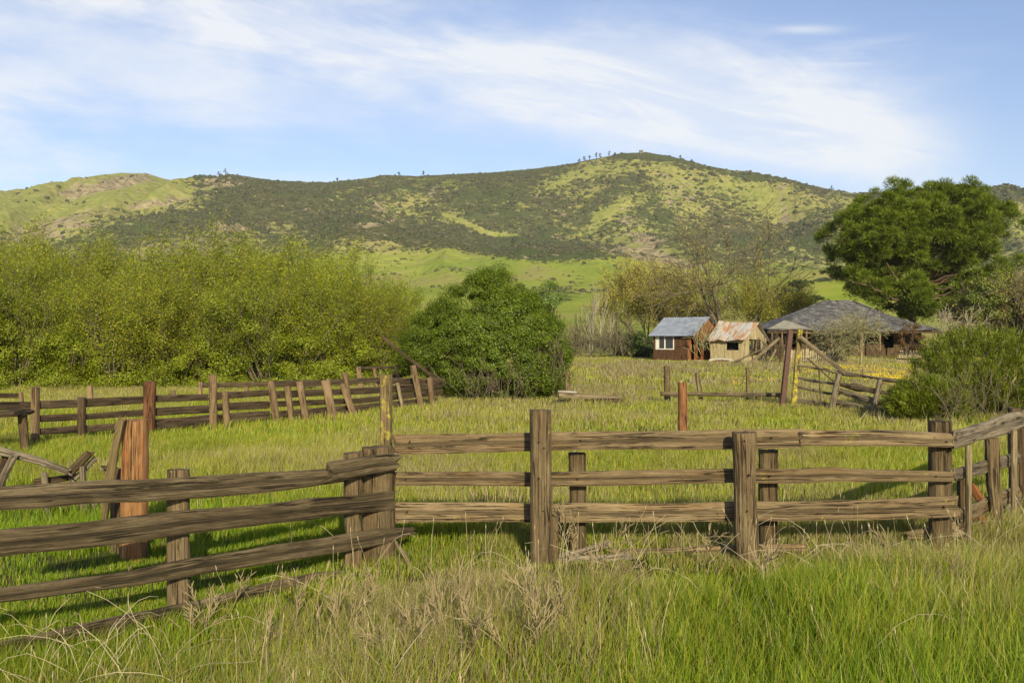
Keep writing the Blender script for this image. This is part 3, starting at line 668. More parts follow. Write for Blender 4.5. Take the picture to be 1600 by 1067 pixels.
def boards_wall(acc, fr, along, a0, a1, other, z0, ztop, w=.16, t=.03, seed=1, holes=(), gap=.008, ragged=0.):
    """vertical boards; ztop: number or function of a; holes: (a0,a1,z0,z1)"""
    rng = random.Random(seed); a = a0
    while a < a1-.02:
        b = min(a1, a+w*rng.uniform(.8, 1.2)); m = (a+b)/2; zt = (ztop(m) if callable(ztop) else ztop)-rng.random()*ragged
        segs = [(z0, zt)]
        for h in holes:
            if h[0] < m < h[1]: segs = [q for s_ in segs for q in ((s_[0], min(s_[1], h[2])), (max(s_[0], h[3]), s_[1])) if q[1]-q[0] > .03]
        off = rng.uniform(-.008, .008)
        for (p, q) in segs:
            if along == 'u': box(acc, fr, a, b-gap, other+off, other+t+off, p, q)
            else: box(acc, fr, other-t+off, other+off, a, b-gap, p, q)
        a = b
def sheet(acc, pts, nu, nv, amp=.02, waves=18, thick=.03, wob=.0, seed=0):
    """corrugated sheet; pts: 4 corners (eave left, eave right, ridge right, ridge left)"""
    a, b, c, d = [np.array(q) for q in pts]; nrm = np.cross(b-a, d-a); nrm = nrm/np.linalg.norm(nrm)
    V = []; U = []
    for lay in (0, 1):
        for j in range(nv+1):
            for i in range(nu+1):
                s_, t_ = i/nu, j/nv
                q = (a*(1-s_)+b*s_)*(1-t_)+(d*(1-s_)+c*s_)*t_
                e = amp*math.sin(s_*waves*2*math.pi)+wob*(float(vnoise(s_*6, t_*2, seed))-.5)
                V.append(q+nrm*(e+(0 if lay == 0 else thick))); U.append([t_*3, s_*4])
    n = (nu+1)*(nv+1); Fs = []
    for j in range(nv):
        for i in range(nu):
            k = j*(nu+1)+i
            Fs.append([k, k+nu+1, k+nu+2, k+1]); Fs.append([n+k, n+k+1, n+k+nu+2, n+k+nu+1])
    for i in range(nu): Fs.append([i, i+1, n+i+1, n+i]); k = nv*(nu+1)+i; Fs.append([k, n+k, n+k+1, k+1])
    for j in range(nv): k = j*(nu+1); Fs.append([k, n+k, n+k+nu+1, k+nu+1]); k += nu; Fs.append([k, k+nu+1, n+k+nu+1, n+k])
    acc.add(V, Fs, U)
def cabin():
    fr = Frame(1021, 76, 40); L, D, H, RZ = 3.54, 3.9, 2.12, 3.32
    t_ = thing('cabin', fr.o, 'small dark brown wooden cabin with grey tin roof and white framed window', 'cabin')
    gable = lambda v: H+(RZ-H)*(1-abs(v-D/2)/(D/2))
    a = Acc(); boards_wall(a, fr, 'u', 0, L-.55, 0, .12, H, seed=3, holes=[(.25, 1.75, 1.0, 1.92)]); a.build('wall', MATS['cabin board'], t_)
    a = Acc(); boards_wall(a, fr, 'u', L-.55, L-.25, 0, .12, H, seed=4); a.build('corner_boards', MATS['orange board'], t_); a = Acc(); boards_wall(a, fr, 'v', 0, D, L, .12, gable, seed=5, holes=[(.5, .95, .2, 1.9), (1.5, 2.5, 1.05, 1.8)])
    w = a.build('wall', MATS['orange board'], t_); w['label'] = 'sunlit orange brown boards of the gable side'
    a = Acc(); boards_wall(a, fr, 'u', 0, L, D, .12, H, seed=6); boards_wall(a, fr, 'v', 0, D, .03, .12, gable, seed=7); a.build('wall', MATS['cabin board'], t_)
    a = Acc(); box(a, fr, -.04, L+.04, .02, D, .0, .14); a.build('sill', MATS['concrete'], t_)
    a = Acc(); box(a, fr, .05, L-.06, 2.2, 2.24, .15, H); box(a, fr, .05, L-.06, .1, 2.2, .15, .2); a.build('inner_shade', MATS['dark inside'], t_)  # black panels behind the openings, interior shade put into their colour
    a = Acc()
    for u in (.22, .98, 1.74): box(a, fr, u, u+.07, -.05, .05, .95, 1.97)
    box(a, fr, .22, 1.81, -.052, .048, .93, 1.0); box(a, fr, .22, 1.81, -.052, .048, 1.92, 1.99)
    w = a.build('window', MATS['white frame'], t_)
    a = Acc(); box(a, fr, .29, .98, .02, .026, 1.0, 1.92); box(a, fr, 1.05, 1.74, .02, .026, 1.0, 1.92); a.build('pane', MATS['window glass'], w)
    a = Acc(); box(a, fr, .31, .50, -.01, .012, 1.02, 1.9); a.build('curtain', MATS['white frame'], w)
    rr = Acc(); o1, o2 = .38, .28
    zf = H-(RZ-H)/(D/2)*o1
    sheet(rr, [fr.p(-.25, -o1, zf+.06), fr.p(L+.22, -o1, zf+.06), fr.p(L+.22, D/2, RZ+.06), fr.p(-.25, D/2, RZ+.06)], 90, 3, .014, 22, .02)
    sheet(rr, [fr.p(L+.22, D+o1, zf+.06), fr.p(-.25, D+o1, zf+.06), fr.p(-.25, D/2+.01, RZ+.055), fr.p(L+.22, D/2+.01, RZ+.055)], 90, 3, .014, 22, .02)
    rr.build('roof', MATS['tin roof'], t_)
    for u in np.linspace(-.1, L+.05, 6): a = Acc(); box(a, fr, u, u+.06, -o1+.03, 0, zf+.0, zf+.05); a.build('rafter', MATS['post dark'], t_)
def shed():
    fr = Frame(1110, 73.6, 40); L, D, H, RZ = 2.85, 3.4, 1.75, 2.95
    t_ = thing('shed', fr.o, 'small tumbledown shed of pale yellow boards with rust striped tin roof', 'shed')
    gable = lambda v: H+(RZ-H)*(1-abs(v-D*.45)/(D*.55))-.05
    a = Acc(); boards_wall(a, fr, 'u', 0, L, 0, .05, H, w=.2, seed=11, holes=[(1.35, 2.2, .95, 1.5)], ragged=.04); boards_wall(a, fr, 'v', 0, D, L, .05, gable, w=.2, seed=12, holes=[(.55, 1.1, .45, 1.75), (1.1, 2.35, .55, 1.72)], ragged=.04)
    boards_wall(a, fr, 'v', .0, D, .03, .05, gable, w=.2, seed=14); a.build('wall', MATS['shed board'], t_)
    a = Acc(); box(a, fr, .1, 2.0, 1.6, 1.64, .1, 1.7); box(a, fr, 1.2, 2.3, .5, .53, .6, 1.7); a.build('inner_shade', MATS['dark inside'], t_)
    for q in ((1.95, 2.12, .5), (.98, 1.08, .3)): a = Acc(); box(a, fr, L-.04, L+.02, q[0], q[1], q[2], 1.75); a.build('door_post', MATS['post dark'], t_)
    a = Acc()
    sheet(a, [fr.p(-.15, -.35, H-.12), fr.p(L+.12, -.35, H-.1), fr.p(L+.28, D*.45, RZ+.0), fr.p(-.1, D*.45, RZ+.12)], 70, 4, .014, 16, .02, .16, 4)
    sheet(a, [fr.p(L+.1, D+.2, H-.1), fr.p(-.1, D+.2, H-.1), fr.p(-.1, D*.45+.01, RZ+.10), fr.p(L+.28, D*.45+.01, RZ+.0)], 60, 3, .014, 16, .02, .1, 5)
    a.build('roof', MATS['rusty roof'], t_)
    # scrap leaning in front: arched white fender with rust inside
    fr2 = Frame(1107, 71.8, 8); a = Acc(); N = 18
    prof = [(-.05, .0), (.0, .25), (.06, .42), (.25, .50), (.8, .53), (1.3, .52), (1.6, .46), (1.82, .32), (1.92, .12), (1.94, .0)]
    inn = [(.12, .0), (.15, .18), (.2, .28), (.35, .34), (.8, .37), (1.25, .36), (1.45, .31), (1.6, .2), (1.68, .08), (1.7, .0)]
    V = []; 
    for v in (0, .35):
        for q in prof: V.append(fr2.p(q[0], v, q[1]*.8))
    for v in (0, .35):
        for q in inn: V.append(fr2.p(q[0], v, q[1]*.8))
    n = len(prof); Fs = []
    for i in range(n-1): Fs += [[i, i+1, n+i+1, n+i], [i, 2*n+i, 2*n+i+1, i+1], [2*n+i, 3*n+i, 3*n+i+1, 2*n+i+1], [n+i, n+i+1, 3*n+i+1, 3*n+i]]
    a.add(V, Fs)
    t2 = thing('car_fender', fr2.o, 'old white arched car fender lying in front of the yellow shed', 'fender')
    a.build('panel', MATS['white enamel'], t2)
    a = Acc(); box(a, fr2, .45, 1.55, .2, .24, .0, .29); a.build('liner', MATS['rust'], t2)
def house():
    fr = Frame(1200, 84, 0, z=.55); Wd, D, H = 14.3, 9.0, 2.4
    t_ = thing('farmhouse', fr.o, 'derelict dark farmhouse with broad hipped grey roof and open porch', 'house')
    a = Acc()
    ez, rz = H, 5.05; r0, r1 = 6.6, 8.6
    E = [fr.p(-.1, -.4, ez), fr.p(Wd+.1, -.4, ez-.1), fr.p(Wd+.1, D, ez), fr.p(-.1, D, ez)]; Rg = [fr.p(r0, D/2, rz), fr.p(r1, D/2, rz-.05)]
    def slab(q, n1=24, n2=8, seed=0, wob=.30):
        sheet(a, q, n1, n2, 0, 1, .06, wob, seed)
    slab([E[0], E[1], Rg[1], Rg[0]], 40, 10, 1); slab([E[1], E[2], Rg[1], Rg[1]], 10, 10, 2); slab([E[2], E[3], Rg[0], Rg[1]], 20, 8, 3); slab([E[3], E[0], Rg[0], Rg[0]], 10, 10, 4)
    a.build('roof', MATS['house roof'], t_)
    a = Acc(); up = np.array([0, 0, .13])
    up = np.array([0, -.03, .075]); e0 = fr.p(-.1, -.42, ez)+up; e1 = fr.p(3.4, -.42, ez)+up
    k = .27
    sheet(a, [e0, e1, fr.p(-.1+k*6.7+.02, -.4+k*4.9, ez+k*2.85)+up, fr.p(-.1+k*6.7, -.4+k*4.9, ez+k*2.85)+up], 10, 5, 0, 1, .04, .05, 7)  # thin paler sheet on the slope, sunlight put into its colour
    o = a.build('sunlit_corner', MATS['lit roof and hut wall'], t_); o['label'] = 'sunlit corner of the farmhouse roof, painted as a paler patch'
    a = Acc(); boards_wall(a, fr, 'u', 1.2, Wd-.5, 2.0, 0, H, w=.2, seed=21, holes=[(2.6, 3.4, .9, 1.9), (5.0, 5.7, .2, 2.0), (6.8, 7.8, .9, 1.9), (10.5, 11.3, .9, 1.9)])
    boards_wall(a, fr, 'v', 2, D-.5, Wd-.5, 0, H, w=.2, seed=22); boards_wall(a, fr, 'v', 2, D-.5, 1.2, 0, H, w=.2, seed=23); boards_wall(a, fr, 'u', 1.2, Wd-.5, D-.5, 0, H, seed=24, w=.25)
    a.build('wall', MATS['post dark'], t_)
    a = Acc(); box(a, fr, 1.3, Wd-.6, 3.4, 3.44, 0, H); box(a, fr, 1.2, Wd-.5, 2.1, D-.6, 2.32, 2.36); a.build('inner_shade', MATS['dark inside'], t_)
    for u, w in [(.3, .14), (1.15, .12), (3.2, .15), (5.3, .14), (6.05, .1), (7.9, .14), (9.4, .12), (11.2, .14), (13.9, .14)]:
        timber([fr.p(u, -.15, -.1), fr.p(u, -.15, H-.06)], w/2, w/2, nseed(), up=(1, 0, 0), name='porch_post', mat=MATS['mossy post' if 'mossy post' in MATS else 'far post'], parent=t_, step=.5)
    a = Acc(); box(a, fr, -.1, Wd+.05, -.22, -.1, ez-.25, ez-.06); box(a, fr, .2, Wd-.5, -.16, 2.0, -.1, .06); a.build('porch_beam', MATS['post dark'], t_)
def picket(px0, px1, Y0, Y1, h, label, lean=0., mat='picket wood', w=.13, seed=5):
    rng = random.Random(seed); a = Acc(); n = int(abs((px1-px0)/F*Y0)/(w+.02))
    t_ = thing('picket_fence', G(px0, Y0), label, 'fence')
    for i in range(n+1):
        s_ = i/max(1, n); px = px0+(px1-px0)*s_; Y = Y0+(Y1-Y0)*s_; b = G(px, Y, -.05); hh = h*rng.uniform(.85, 1.05); ln = lean+rng.uniform(-.06, .06)
        timber([b, b+np.array([ln*hh, 0, hh])], w/2*rng.uniform(.7, 1), .012, nseed(), up=(1, 0, 0), acc=a, ring=6, step=.5)
    a.build('pickets', MATS[mat], t_)
    for z in (.3, .8): timber([G(px0, Y0+.03, z*h+.05), G(px1, Y1+.03, z*h+.05)], .04, .02, nseed(), name='rail', mat=MATS['post dark'], parent=t_, step=1)
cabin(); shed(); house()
picket(1226, 1302, 73, 73.5, 1.0, 'row of weathered vertical boards leaning in front of the farmhouse porch')
picket(1401, 1447, 72, 70, .95, 'short stretch of leaning pale pickets beside the big green bush', lean=.25, w=.09, seed=9)
tag(timber([P(1161, 577, 66), P(1190, 552, 66.5), P(1218, 528, 67)], .09, .07, nseed(), name='leaning_pole', mat=MATS['pale plank'], step=.5), 'long pale pole propped up slantwise to the right of the yellow shed', 'pole')
tag(timber([P(1085, 569, 69), P(1140, 566, 68), P(1182, 562, 68)], .06, .06, nseed(), name='fallen_pole', mat=MATS['mossy bark'], step=.5), 'thin mossy pole lying on the grass in front of the cabin and the shed', 'pole')
tag(timber([P(1130, 572, 67), P(1160, 560, 67.5), P(1200, 541, 68)], .05, .05, nseed(), name='fallen_pole', mat=MATS['bark'], step=.5), 'dark pole lying below the long pale propped pole', 'pole')
tag(timber([P(1192, 584, 67), P(1205, 560, 67), P(1212, 546, 67)], .06, .05, nseed(), name='fallen_pole', mat=MATS['pale plank'], step=.5, up=(1, 0, 0)), 'short pale pole standing just left of the dark red steel post', 'pole')
post(1221, 530, 1221, 72, 6, 'post dark', None, .25, name='corner_post', label='thick dark post under the pale corner of the farmhouse roof, left of the steel post', step=.4)
tag(timber([G(1304, 73, .3), G(1320, 72, .2)], .2, .18, nseed(), name='fallen_log', mat=MATS['bark'], square=2.2, rough=.2), 'dark rotten log lying before the farmhouse porch', 'log')

# ------------------------------------------------------------------ vegetation
def perp(d, rng):
    a = rng.standard_normal(3); a -= d*np.dot(a, d)/np.dot(d, d); return a/np.linalg.norm(a)
def grow(rng, p, d, L, r, depth, out, tips, kids=(3, 3, 3), spread=.8, up=.12, wig=.22, seg=5, shrink=.62, start=.3):
    pts = [p.copy()]; rad = [r]; d = d/np.linalg.norm(d); q = p.copy()
    for i in range(seg):
        d = d+perp(d, rng)*wig*rng.random()+np.array([0, 0, up]); d /= np.linalg.norm(d)
        q = q+d*L/seg; pts.append(q.copy()); rad.append(r*(1-.75*(i+1)/seg)+.002)
        f = (i+1)/seg
        if depth > 0 and f >= start:
            k = kids[len(kids)-depth] if len(kids) >= depth else 2
            for _ in range(max(1, int(round(k/max(1, seg*(1-start)+1)+rng.random()*.9)))):
                dd = d+perp(d, rng)*spread*(.6+.7*rng.random()); dd /= np.linalg.norm(dd)
                grow(rng, q, dd, L*shrink*(.7+.5*rng.random()), max(.003, rad[-1]*.62), depth-1, out, tips, kids, spread, up, wig, max(3, seg-1), shrink, start)
    out.append((np.array(pts), np.array(rad)))
    if depth == 0: tips.append(np.array(pts))
def tubes(paths, k=5, minr=0.0):
    V = []; Fs = []; n0 = 0
    for pts, rad in paths:
        n = len(pts); ax = np.gradient(pts, axis=0); ax /= (np.linalg.norm(ax, axis=1)[:, None]+1e-9)
        ref = np.array([.37, .21, .9]) if abs(ax[0, 2]) < .8 else np.array([1., .1, 0])
        s_ = np.cross(ax, ref); s_ /= np.linalg.norm(s_, axis=1)[:, None]; u = np.cross(s_, ax)
        th = np.arange(k)/k*2*math.pi; rr = np.maximum(rad, minr)
        ring = pts[:, None]+rr[:, None, None]*(np.cos(th)[None, :, None]*s_[:, None]+np.sin(th)[None, :, None]*u[:, None])
        V.append(ring.reshape(-1, 3)); i = np.arange(n-1)[:, None]*k+np.arange(k)[None]; j = np.arange(n-1)[:, None]*k+(np.arange(k)[None]+1) % k
        Fs.append((np.stack([i, j, j+k, i+k], -1).reshape(-1, 4))+n0); n0 += n*k
    return np.vstack(V), np.vstack(Fs)
def unit(a): return a/(np.linalg.norm(a, axis=1)[:, None]+1e-9)
def leaves(C, N, size, asp, rng):
    n = len(C); N = unit(N); t_ = unit(np.cross(N, rng.standard_normal((n, 3)))); b = np.cross(N, t_)
    s_ = np.broadcast_to(size, (n,))[:, None]
    V = np.stack([C-t_*s_, C-b*s_*asp, C+t_*s_, C+b*s_*asp], 1).reshape(-1, 3)
    return V, np.arange(n*4).reshape(-1, 4)
def palette(rng, n, cols, wts, jit=.18):
    c = np.array(cols)[rng.choice(len(cols), n, p=np.array(wts)/sum(wts))]
    return c*(1+(rng.random((n, 1))-.5)*2*jit)
def spikes(C, Dn, L, w, rng):
    """thin triangles with base at C pointing along Dn"""
    n = len(C); Dn = unit(Dn); s_ = unit(np.cross(Dn, rng.standard_normal((n, 3)))); L = np.broadcast_to(L, (n,))[:, None]; w = np.broadcast_to(w, (n,))[:, None]
    V = np.stack([C-s_*w/2, C+s_*w/2, C+Dn*L], 1).reshape(-1, 3)
    return V, np.arange(n*3).reshape(-1, 3)
def inpoly(poly, x, y):
    poly = np.array(poly, float); r = np.zeros(len(x), bool); j = len(poly)-1
    for i in range(len(poly)):
        xi, yi = poly[i]; xj, yj = poly[j]
        c = ((yi > y) != (yj > y)) & (x < (xj-xi)*(y-yi)/(yj-yi+1e-9)+xi); r ^= c; j = i
    return r
def edge_d(poly, x, y):
    poly = np.array(poly, float); d = np.full(len(x), 1e9)
    for i in range(len(poly)):
        a = poly[i]; b = poly[(i+1) % len(poly)]; ab = b-a; t_ = np.clip(((x-a[0])*ab[0]+(y-a[1])*ab[1])/(ab@ab+1e-9), 0, 1)
        d = np.minimum(d, np.hypot(x-a[0]-t_*ab[0], y-a[1]-t_*ab[1]))
    return d
def outline_clumps(poly, Yc, depth, n, rng, shell=.45):
    """clump centres filling a rounded crown whose silhouette is the outline at distance Yc"""
    pl = np.array(poly, float); lo = pl.min(0); hi = pl.max(0); X = []; 
    while sum(len(q) for q in X) < n:
        q = lo+rng.random((n*2, 2))*(hi-lo); q = q[inpoly(pl, q[:, 0], q[:, 1])]; X.append(q)
    q = np.vstack(X)[:n]; ed = edge_d(pl, q[:, 0], q[:, 1]); m = ed.max()*.9; t_ = np.clip(ed/m, 0, 1)
    th = depth*np.sqrt(1-(1-t_)**2); sg = np.where(rng.random(n) < .68, -1, 1)
    y = Yc+th*sg*rng.random(n)**shell
    ctr = np.array([pl[:, 0].mean(), pl[:, 1].mean()])
    C = np.stack([(q[:, 0]-CX)/F*Yc, y, CAMZ+(CY-q[:, 1])/F*Yc], 1)
    ce = np.array([(ctr[0]-CX)/F*Yc, Yc, CAMZ+(CY-ctr[1])/F*Yc])
    return C, ce
def clump_leaves(C, ce, Rr, per, size, asp, rng, cols, wts, upb=.5, flat=.75):
    n = len(C); Rr = np.broadcast_to(Rr, (n,))
    ci = np.repeat(np.arange(n), per); m = len(ci); d = unit(rng.standard_normal((m, 3))); rad = rng.random(m)**.4
    pos = C[ci]+d*(Rr[ci]*rad)[:, None]*np.array([1, 1, flat])
    out = unit(C-ce)[ci]
    N = d*.7+out*.8+np.array([0, 0, upb])+rng.standard_normal((m, 3))*.45
    tint = (1+(rng.random((n, 1))-.5)*.3)[ci]
    V, Fc = leaves(pos, N, size*(.7+.6*rng.random(m)), asp, rng)
    col = palette(rng, m, cols, wts)*tint
    return V, Fc, np.repeat(col, 4, 0)
def shift(V, v): return V+np.asarray(v)

# ---- willow thicket on the left (four shrubs modelled, then copied)
WG = [(.205, .265, .011), (.275, .30, .014), (.125, .16, .009), (.33, .275, .028)]
def willow(seed, loc, hgt, wts, label, name='willow_shrub', dens=1.0, spreadf=.55, cat='willow', group='willow shrubs of the left hand thicket', cols=WG, lsize=.031, nst=26):
    rng = np.random.default_rng(seed); out = []; tips = []
    t_ = thing(name, loc, label, cat, group); b = np.array(loc, float)
    for i in range(nst):
        a = rng.random()*2*math.pi; rr = rng.random()**.5; tilt = rr*spreadf*1.25
        d = np.array([math.cos(a)*tilt, math.sin(a)*tilt, 1.]); p = b+np.array([math.cos(a)*rr*.9, math.sin(a)*rr*.9, -.1])
        grow(rng, p, d, hgt*(.95-.25*rr+.2*rng.random())*.83, .03+.02*rng.random(), 2, out, tips, kids=(7, 4), spread=.62, up=.07, wig=.25, seg=6, shrink=.36, start=.25)
    V, Fc = tubes(out, 4); mesh('stems', V, Fc, MATS['bare bark'], t_)
    T = np.vstack(tips); n = int(62000*dens*min(1.4, (hgt/6)**1.3)); k = rng.integers(0, len(T), n)
    hz = (T[k, 2]-b[2])/hgt
    pos = T[k]+rng.standard_normal((n, 3))*.13
    # leafy clumps low in the shrub
    C = b+np.stack([rng.normal(0, hgt*.27, 120), rng.normal(0, hgt*.22, 120), rng.random(120)**1.5*hgt*.55+.1], 1)
    Vl, Fl = leaves(pos, rng.standard_normal((n, 3))+np.array([0, -.5, .6]), lsize*(.7+.7*rng.random(n)), .5, rng)
    tint = .62+.7*fbm(pos[:, 0]*.55, pos[:, 2]*.55+pos[:, 1]*.5, seed, 2)
    col = palette(rng, n, cols, wts)*tint[:, None]
    V2, F2, c2 = clump_leaves(C, b+np.array([0, 0, hgt*.3]), .42, int(210*dens), lsize*1.1, .6, rng, cols, [1, .5, 1, .1])
    mesh('leaves', np.vstack([Vl, V2]), np.vstack([Fl, F2+len(Vl)]), MATS['leaf'], t_, col=np.vstack([np.repeat(col, 4, 0), c2]))
    return t_
wl = [ # px, Y, top py, variant
 (10, 41, 400, 0, 'first willow from the left edge, dark and twiggy, behind the low timber chute'),
 (95, 42, 425, 1, 'shaded bushy willow with bare crossing twigs behind the second corral post'),
 (185, 41, 432, 2, 'leafy willow rising behind the charred redwood fence post'),
 (275, 42, 425, 3, 'olive green willow between the charred redwood post and the tall pale corral post'),
 (355, 42, 420, 0, 'bright green willow directly behind the tall pale corral post'),
 (435, 42, 425, 1, 'bright green willow behind the first leaning corral posts'),
 (515, 43, 430, 2, 'yellow green willow behind the most strongly leaning corral posts'),
 (580, 44, 462, 3, 'yellow green willow next to the left side of the round green bush'),
 (-35, 52, 372, 1, 'tall willow cut off by the left edge of the picture'),
 (50, 54, 386, 2, 'tall back row willow nearest the left edge with yellow green top'),
 (135, 54, 383, 3, 'tall back row willow whose thin top reaches in front of the rocky slope'),
 (215, 55, 390, 0, 'back row willow below the dark band of the hill, left of the amber topped one'),
 (295, 54, 385, 1, 'amber topped back row willow below the pale rocks of the hill'),
 (370, 54, 380, 2, 'brownish twiggy back row willow right of the amber topped one'),
 (440, 55, 386, 3, 'back row willow with sparse pointed top below the left end of the green hill meadow'),
 (498, 56, 400, 0, 'golden back row willow in front of the green hill meadow'),
 (552, 57, 420, 1, 'rounded golden willow at the right end of the back row'),
]
protos = {}
for i, (px, Y, tp, v, lb) in enumerate(wl):
    g = G(px, Y); h = CAMZ+(CY-tp)/F*Y-g[2]
    if v not in protos:
        o = willow(40+v, g, h, [(1, .7, .9, .3), (1.1, .5, 1.1, .1), (1, .9, .7, .4), (.8, 1.2, .6, .6)][v], lb)
        protos[v] = (o, h)
    else:
        src, h0 = protos[v]; o = copy_tree(src); o.location = g.tolist(); s_ = h/h0*(1.03 if i % 2 else .97); o.scale = (s_*1.05, s_, h/h0); o.rotation_euler = (0, 0, 1.3*i)
        o['label'] = lb
# ---- round dark green bush
def leafy_bush(name, poly, Yc, depth, n, Rr, per, size, cols, wts, label, cat, seed, trunks=6, mat='leaf', bark='bark', shell=.45, group=None):
    rng = np.random.default_rng(seed); pl = np.array(poly, float)
    base = G(pl[:, 0].mean(), Yc); t_ = thing(name, base, label, cat, group)
    C, ce = outline_clumps(poly, Yc, depth, n, rng, shell)
    V, Fc, col = clump_leaves(C, ce, Rr, per, size, .6, rng, cols, wts)
    mesh('leaves', V, Fc, MATS[mat], t_, col=col)
    out = []; tips = []
    for i in range(trunks*5):
        c = C[rng.integers(0, n)]; p0 = base+np.array([rng.normal(0, depth*.35), rng.normal(0, depth*.2), 0]); m_ = (p0+c)/2+rng.normal(0, .25, 3)
        pts = np.array([p0, p0*.6+m_*.4+rng.normal(0, .1, 3), m_, m_*.4+c*.6+rng.normal(0, .1, 3), c]); out.append((pts, np.linspace(.05, .012, 5)))
    V, Fc = tubes(out, 5); mesh('branches', V, Fc, MATS[bark], t_); return t_
GB = [(.085, .135, .008), (.125, .18, .010), (.18, .225, .018), (.05, .08, .009)]
leafy_bush('elder_bush', [(622, 575), (630, 530), (645, 500), (680, 474), (700, 455), (716, 446), (738, 430), (758, 422), (778, 415), (796, 426), (808, 442), (826, 454), (842, 460), (850, 476), (864, 492), (880, 515), (890, 548), (886, 585), (872, 612), (848, 628), (780, 630), (712, 626), (690, 604), (655, 592)],
    34.6, 2.3, 820, .17+.28*np.random.default_rng(4).random(820)**1.5, 290, .028, GB, (1, 1, .5, .5), 'large round dark green bush in the middle of the meadow', 'bush', 5, trunks=10)
rng0 = np.random.default_rng(9)
# bare twiggy side of that bush, hanging at its right foot
def twig_mass(name, px0, px1, Y, h0, h1, n, r, mat, label, cat, seed, parent=None, down=False, L=.8, kids=2):
    rng = np.random.default_rng(seed); base = G((px0+px1)/2, Y); t_ = parent or thing(name, base, label, cat); out = []; tips = []
    for i in range(n):
        p = G(px0+(px1-px0)*rng.random(), Y+rng.normal(0, .35), h0+(h1-h0)*rng.random())
        d = np.array([rng.normal(0, .5), rng.normal(0, .4), -1. if down else 1.]); grow(rng, p, d, L*(.6+.8*rng.random()), r, 1, out, tips, kids=(kids,), spread=.7, up=-.05 if down else .05, wig=.35, seg=4, shrink=.6)
    V, Fc = tubes(out, 3, .0025*Y/10); mesh('twigs', V, Fc, MATS[mat], t_); return t_
twig_mass('dead_brush', 850, 884, 33.0, .1, 1.5, 26, .006, 'bare bark', 'tangle of dry grey twigs under the right side of the round bush', 'brush', 6)
twig_mass('dead_brush', 705, 830, 32.8, .0, .3, 60, .006, 'bare bark', 'dry brown twigs under the front edge of the round bush', 'brush', 7)
# ---- broom-like bushes at the right
def sprig_bush(poly, Yc, depth, n, label, seed, per=80, cols=None, wts=(1, 1, .5, .4)):
    rng = np.random.default_rng(seed); cols = cols or [(.12, .17, .010), (.175, .215, .014), (.24, .24, .04), (.06, .085, .012)]
    pl = np.array(poly, float); base = G(pl[:, 0].mean(), Yc); t_ = thing('broom_bush', base, label, 'bush', 'broom like bushes at the right edge')
    C, ce = outline_clumps(poly, Yc, depth, n, rng, .5)
    ci = np.repeat(np.arange(n), per); m = len(ci); out = unit(C-ce)[ci]
    ax = unit(out*.55+np.array([0, -.1, .9])+np.repeat(rng.standard_normal((n, 3))*.3, per, 0))
    s_ = rng.random(m); pos = C[ci]+ax*(s_*.30)[:, None]+rng.standard_normal((m, 3))*.035
    d = ax*1.1+unit(rng.standard_normal((m, 3)))*.6
    V, Fc = spikes(pos, d, .07*(.7+.6*rng.random(m)), .016, rng)
    tint = (1+(rng.random((n, 1))-.5)*.8)[ci]
    mesh('sprigs', V, Fc, MATS['leaf'], t_, col=np.repeat(palette(rng, m, cols, wts)*tint, 3, 0))
    o2 = []
    for i in range(160):
        c = C[rng.integers(0, n)]; p0 = base+np.array([rng.normal(0, depth*.3), rng.normal(0, depth*.2), 0]); mm = (p0+c)/2+rng.normal(0, .12, 3)
        o2.append((np.array([p0, (p0+mm)/2+rng.normal(0, .06, 3), mm, (mm+c)/2+rng.normal(0, .06, 3), c]), np.linspace(.02, .005, 5)))
    V, Fc = tubes(o2, 4); mesh('branches', V, Fc, MATS['bare bark'], t_); return t_
sprig_bush([(1438, 570), (1456, 544), (1482, 530), (1520, 522), (1560, 525), (1600, 532), (1680, 540), (1720, 560), (1700, 640), (1600, 652), (1520, 650), (1460, 640), (1436, 600)], 27.0, 1.3, 1300, 'largest yellow green broom bush at the right edge beside the pickets', 31)
sprig_bush([(1394, 628), (1412, 608), (1440, 600), (1480, 608), (1500, 630), (1490, 656), (1430, 658), (1390, 650)], 25.6, .6, 700, 'low broom bush spreading over the end of the ragged pole fence', 32)
twig_mass('dead_brush', 1440, 1600, 25.0, .0, .15, 50, .004, 'bare bark', 'dry grey twigs in the grass below the broom bushes', 'brush', 8)

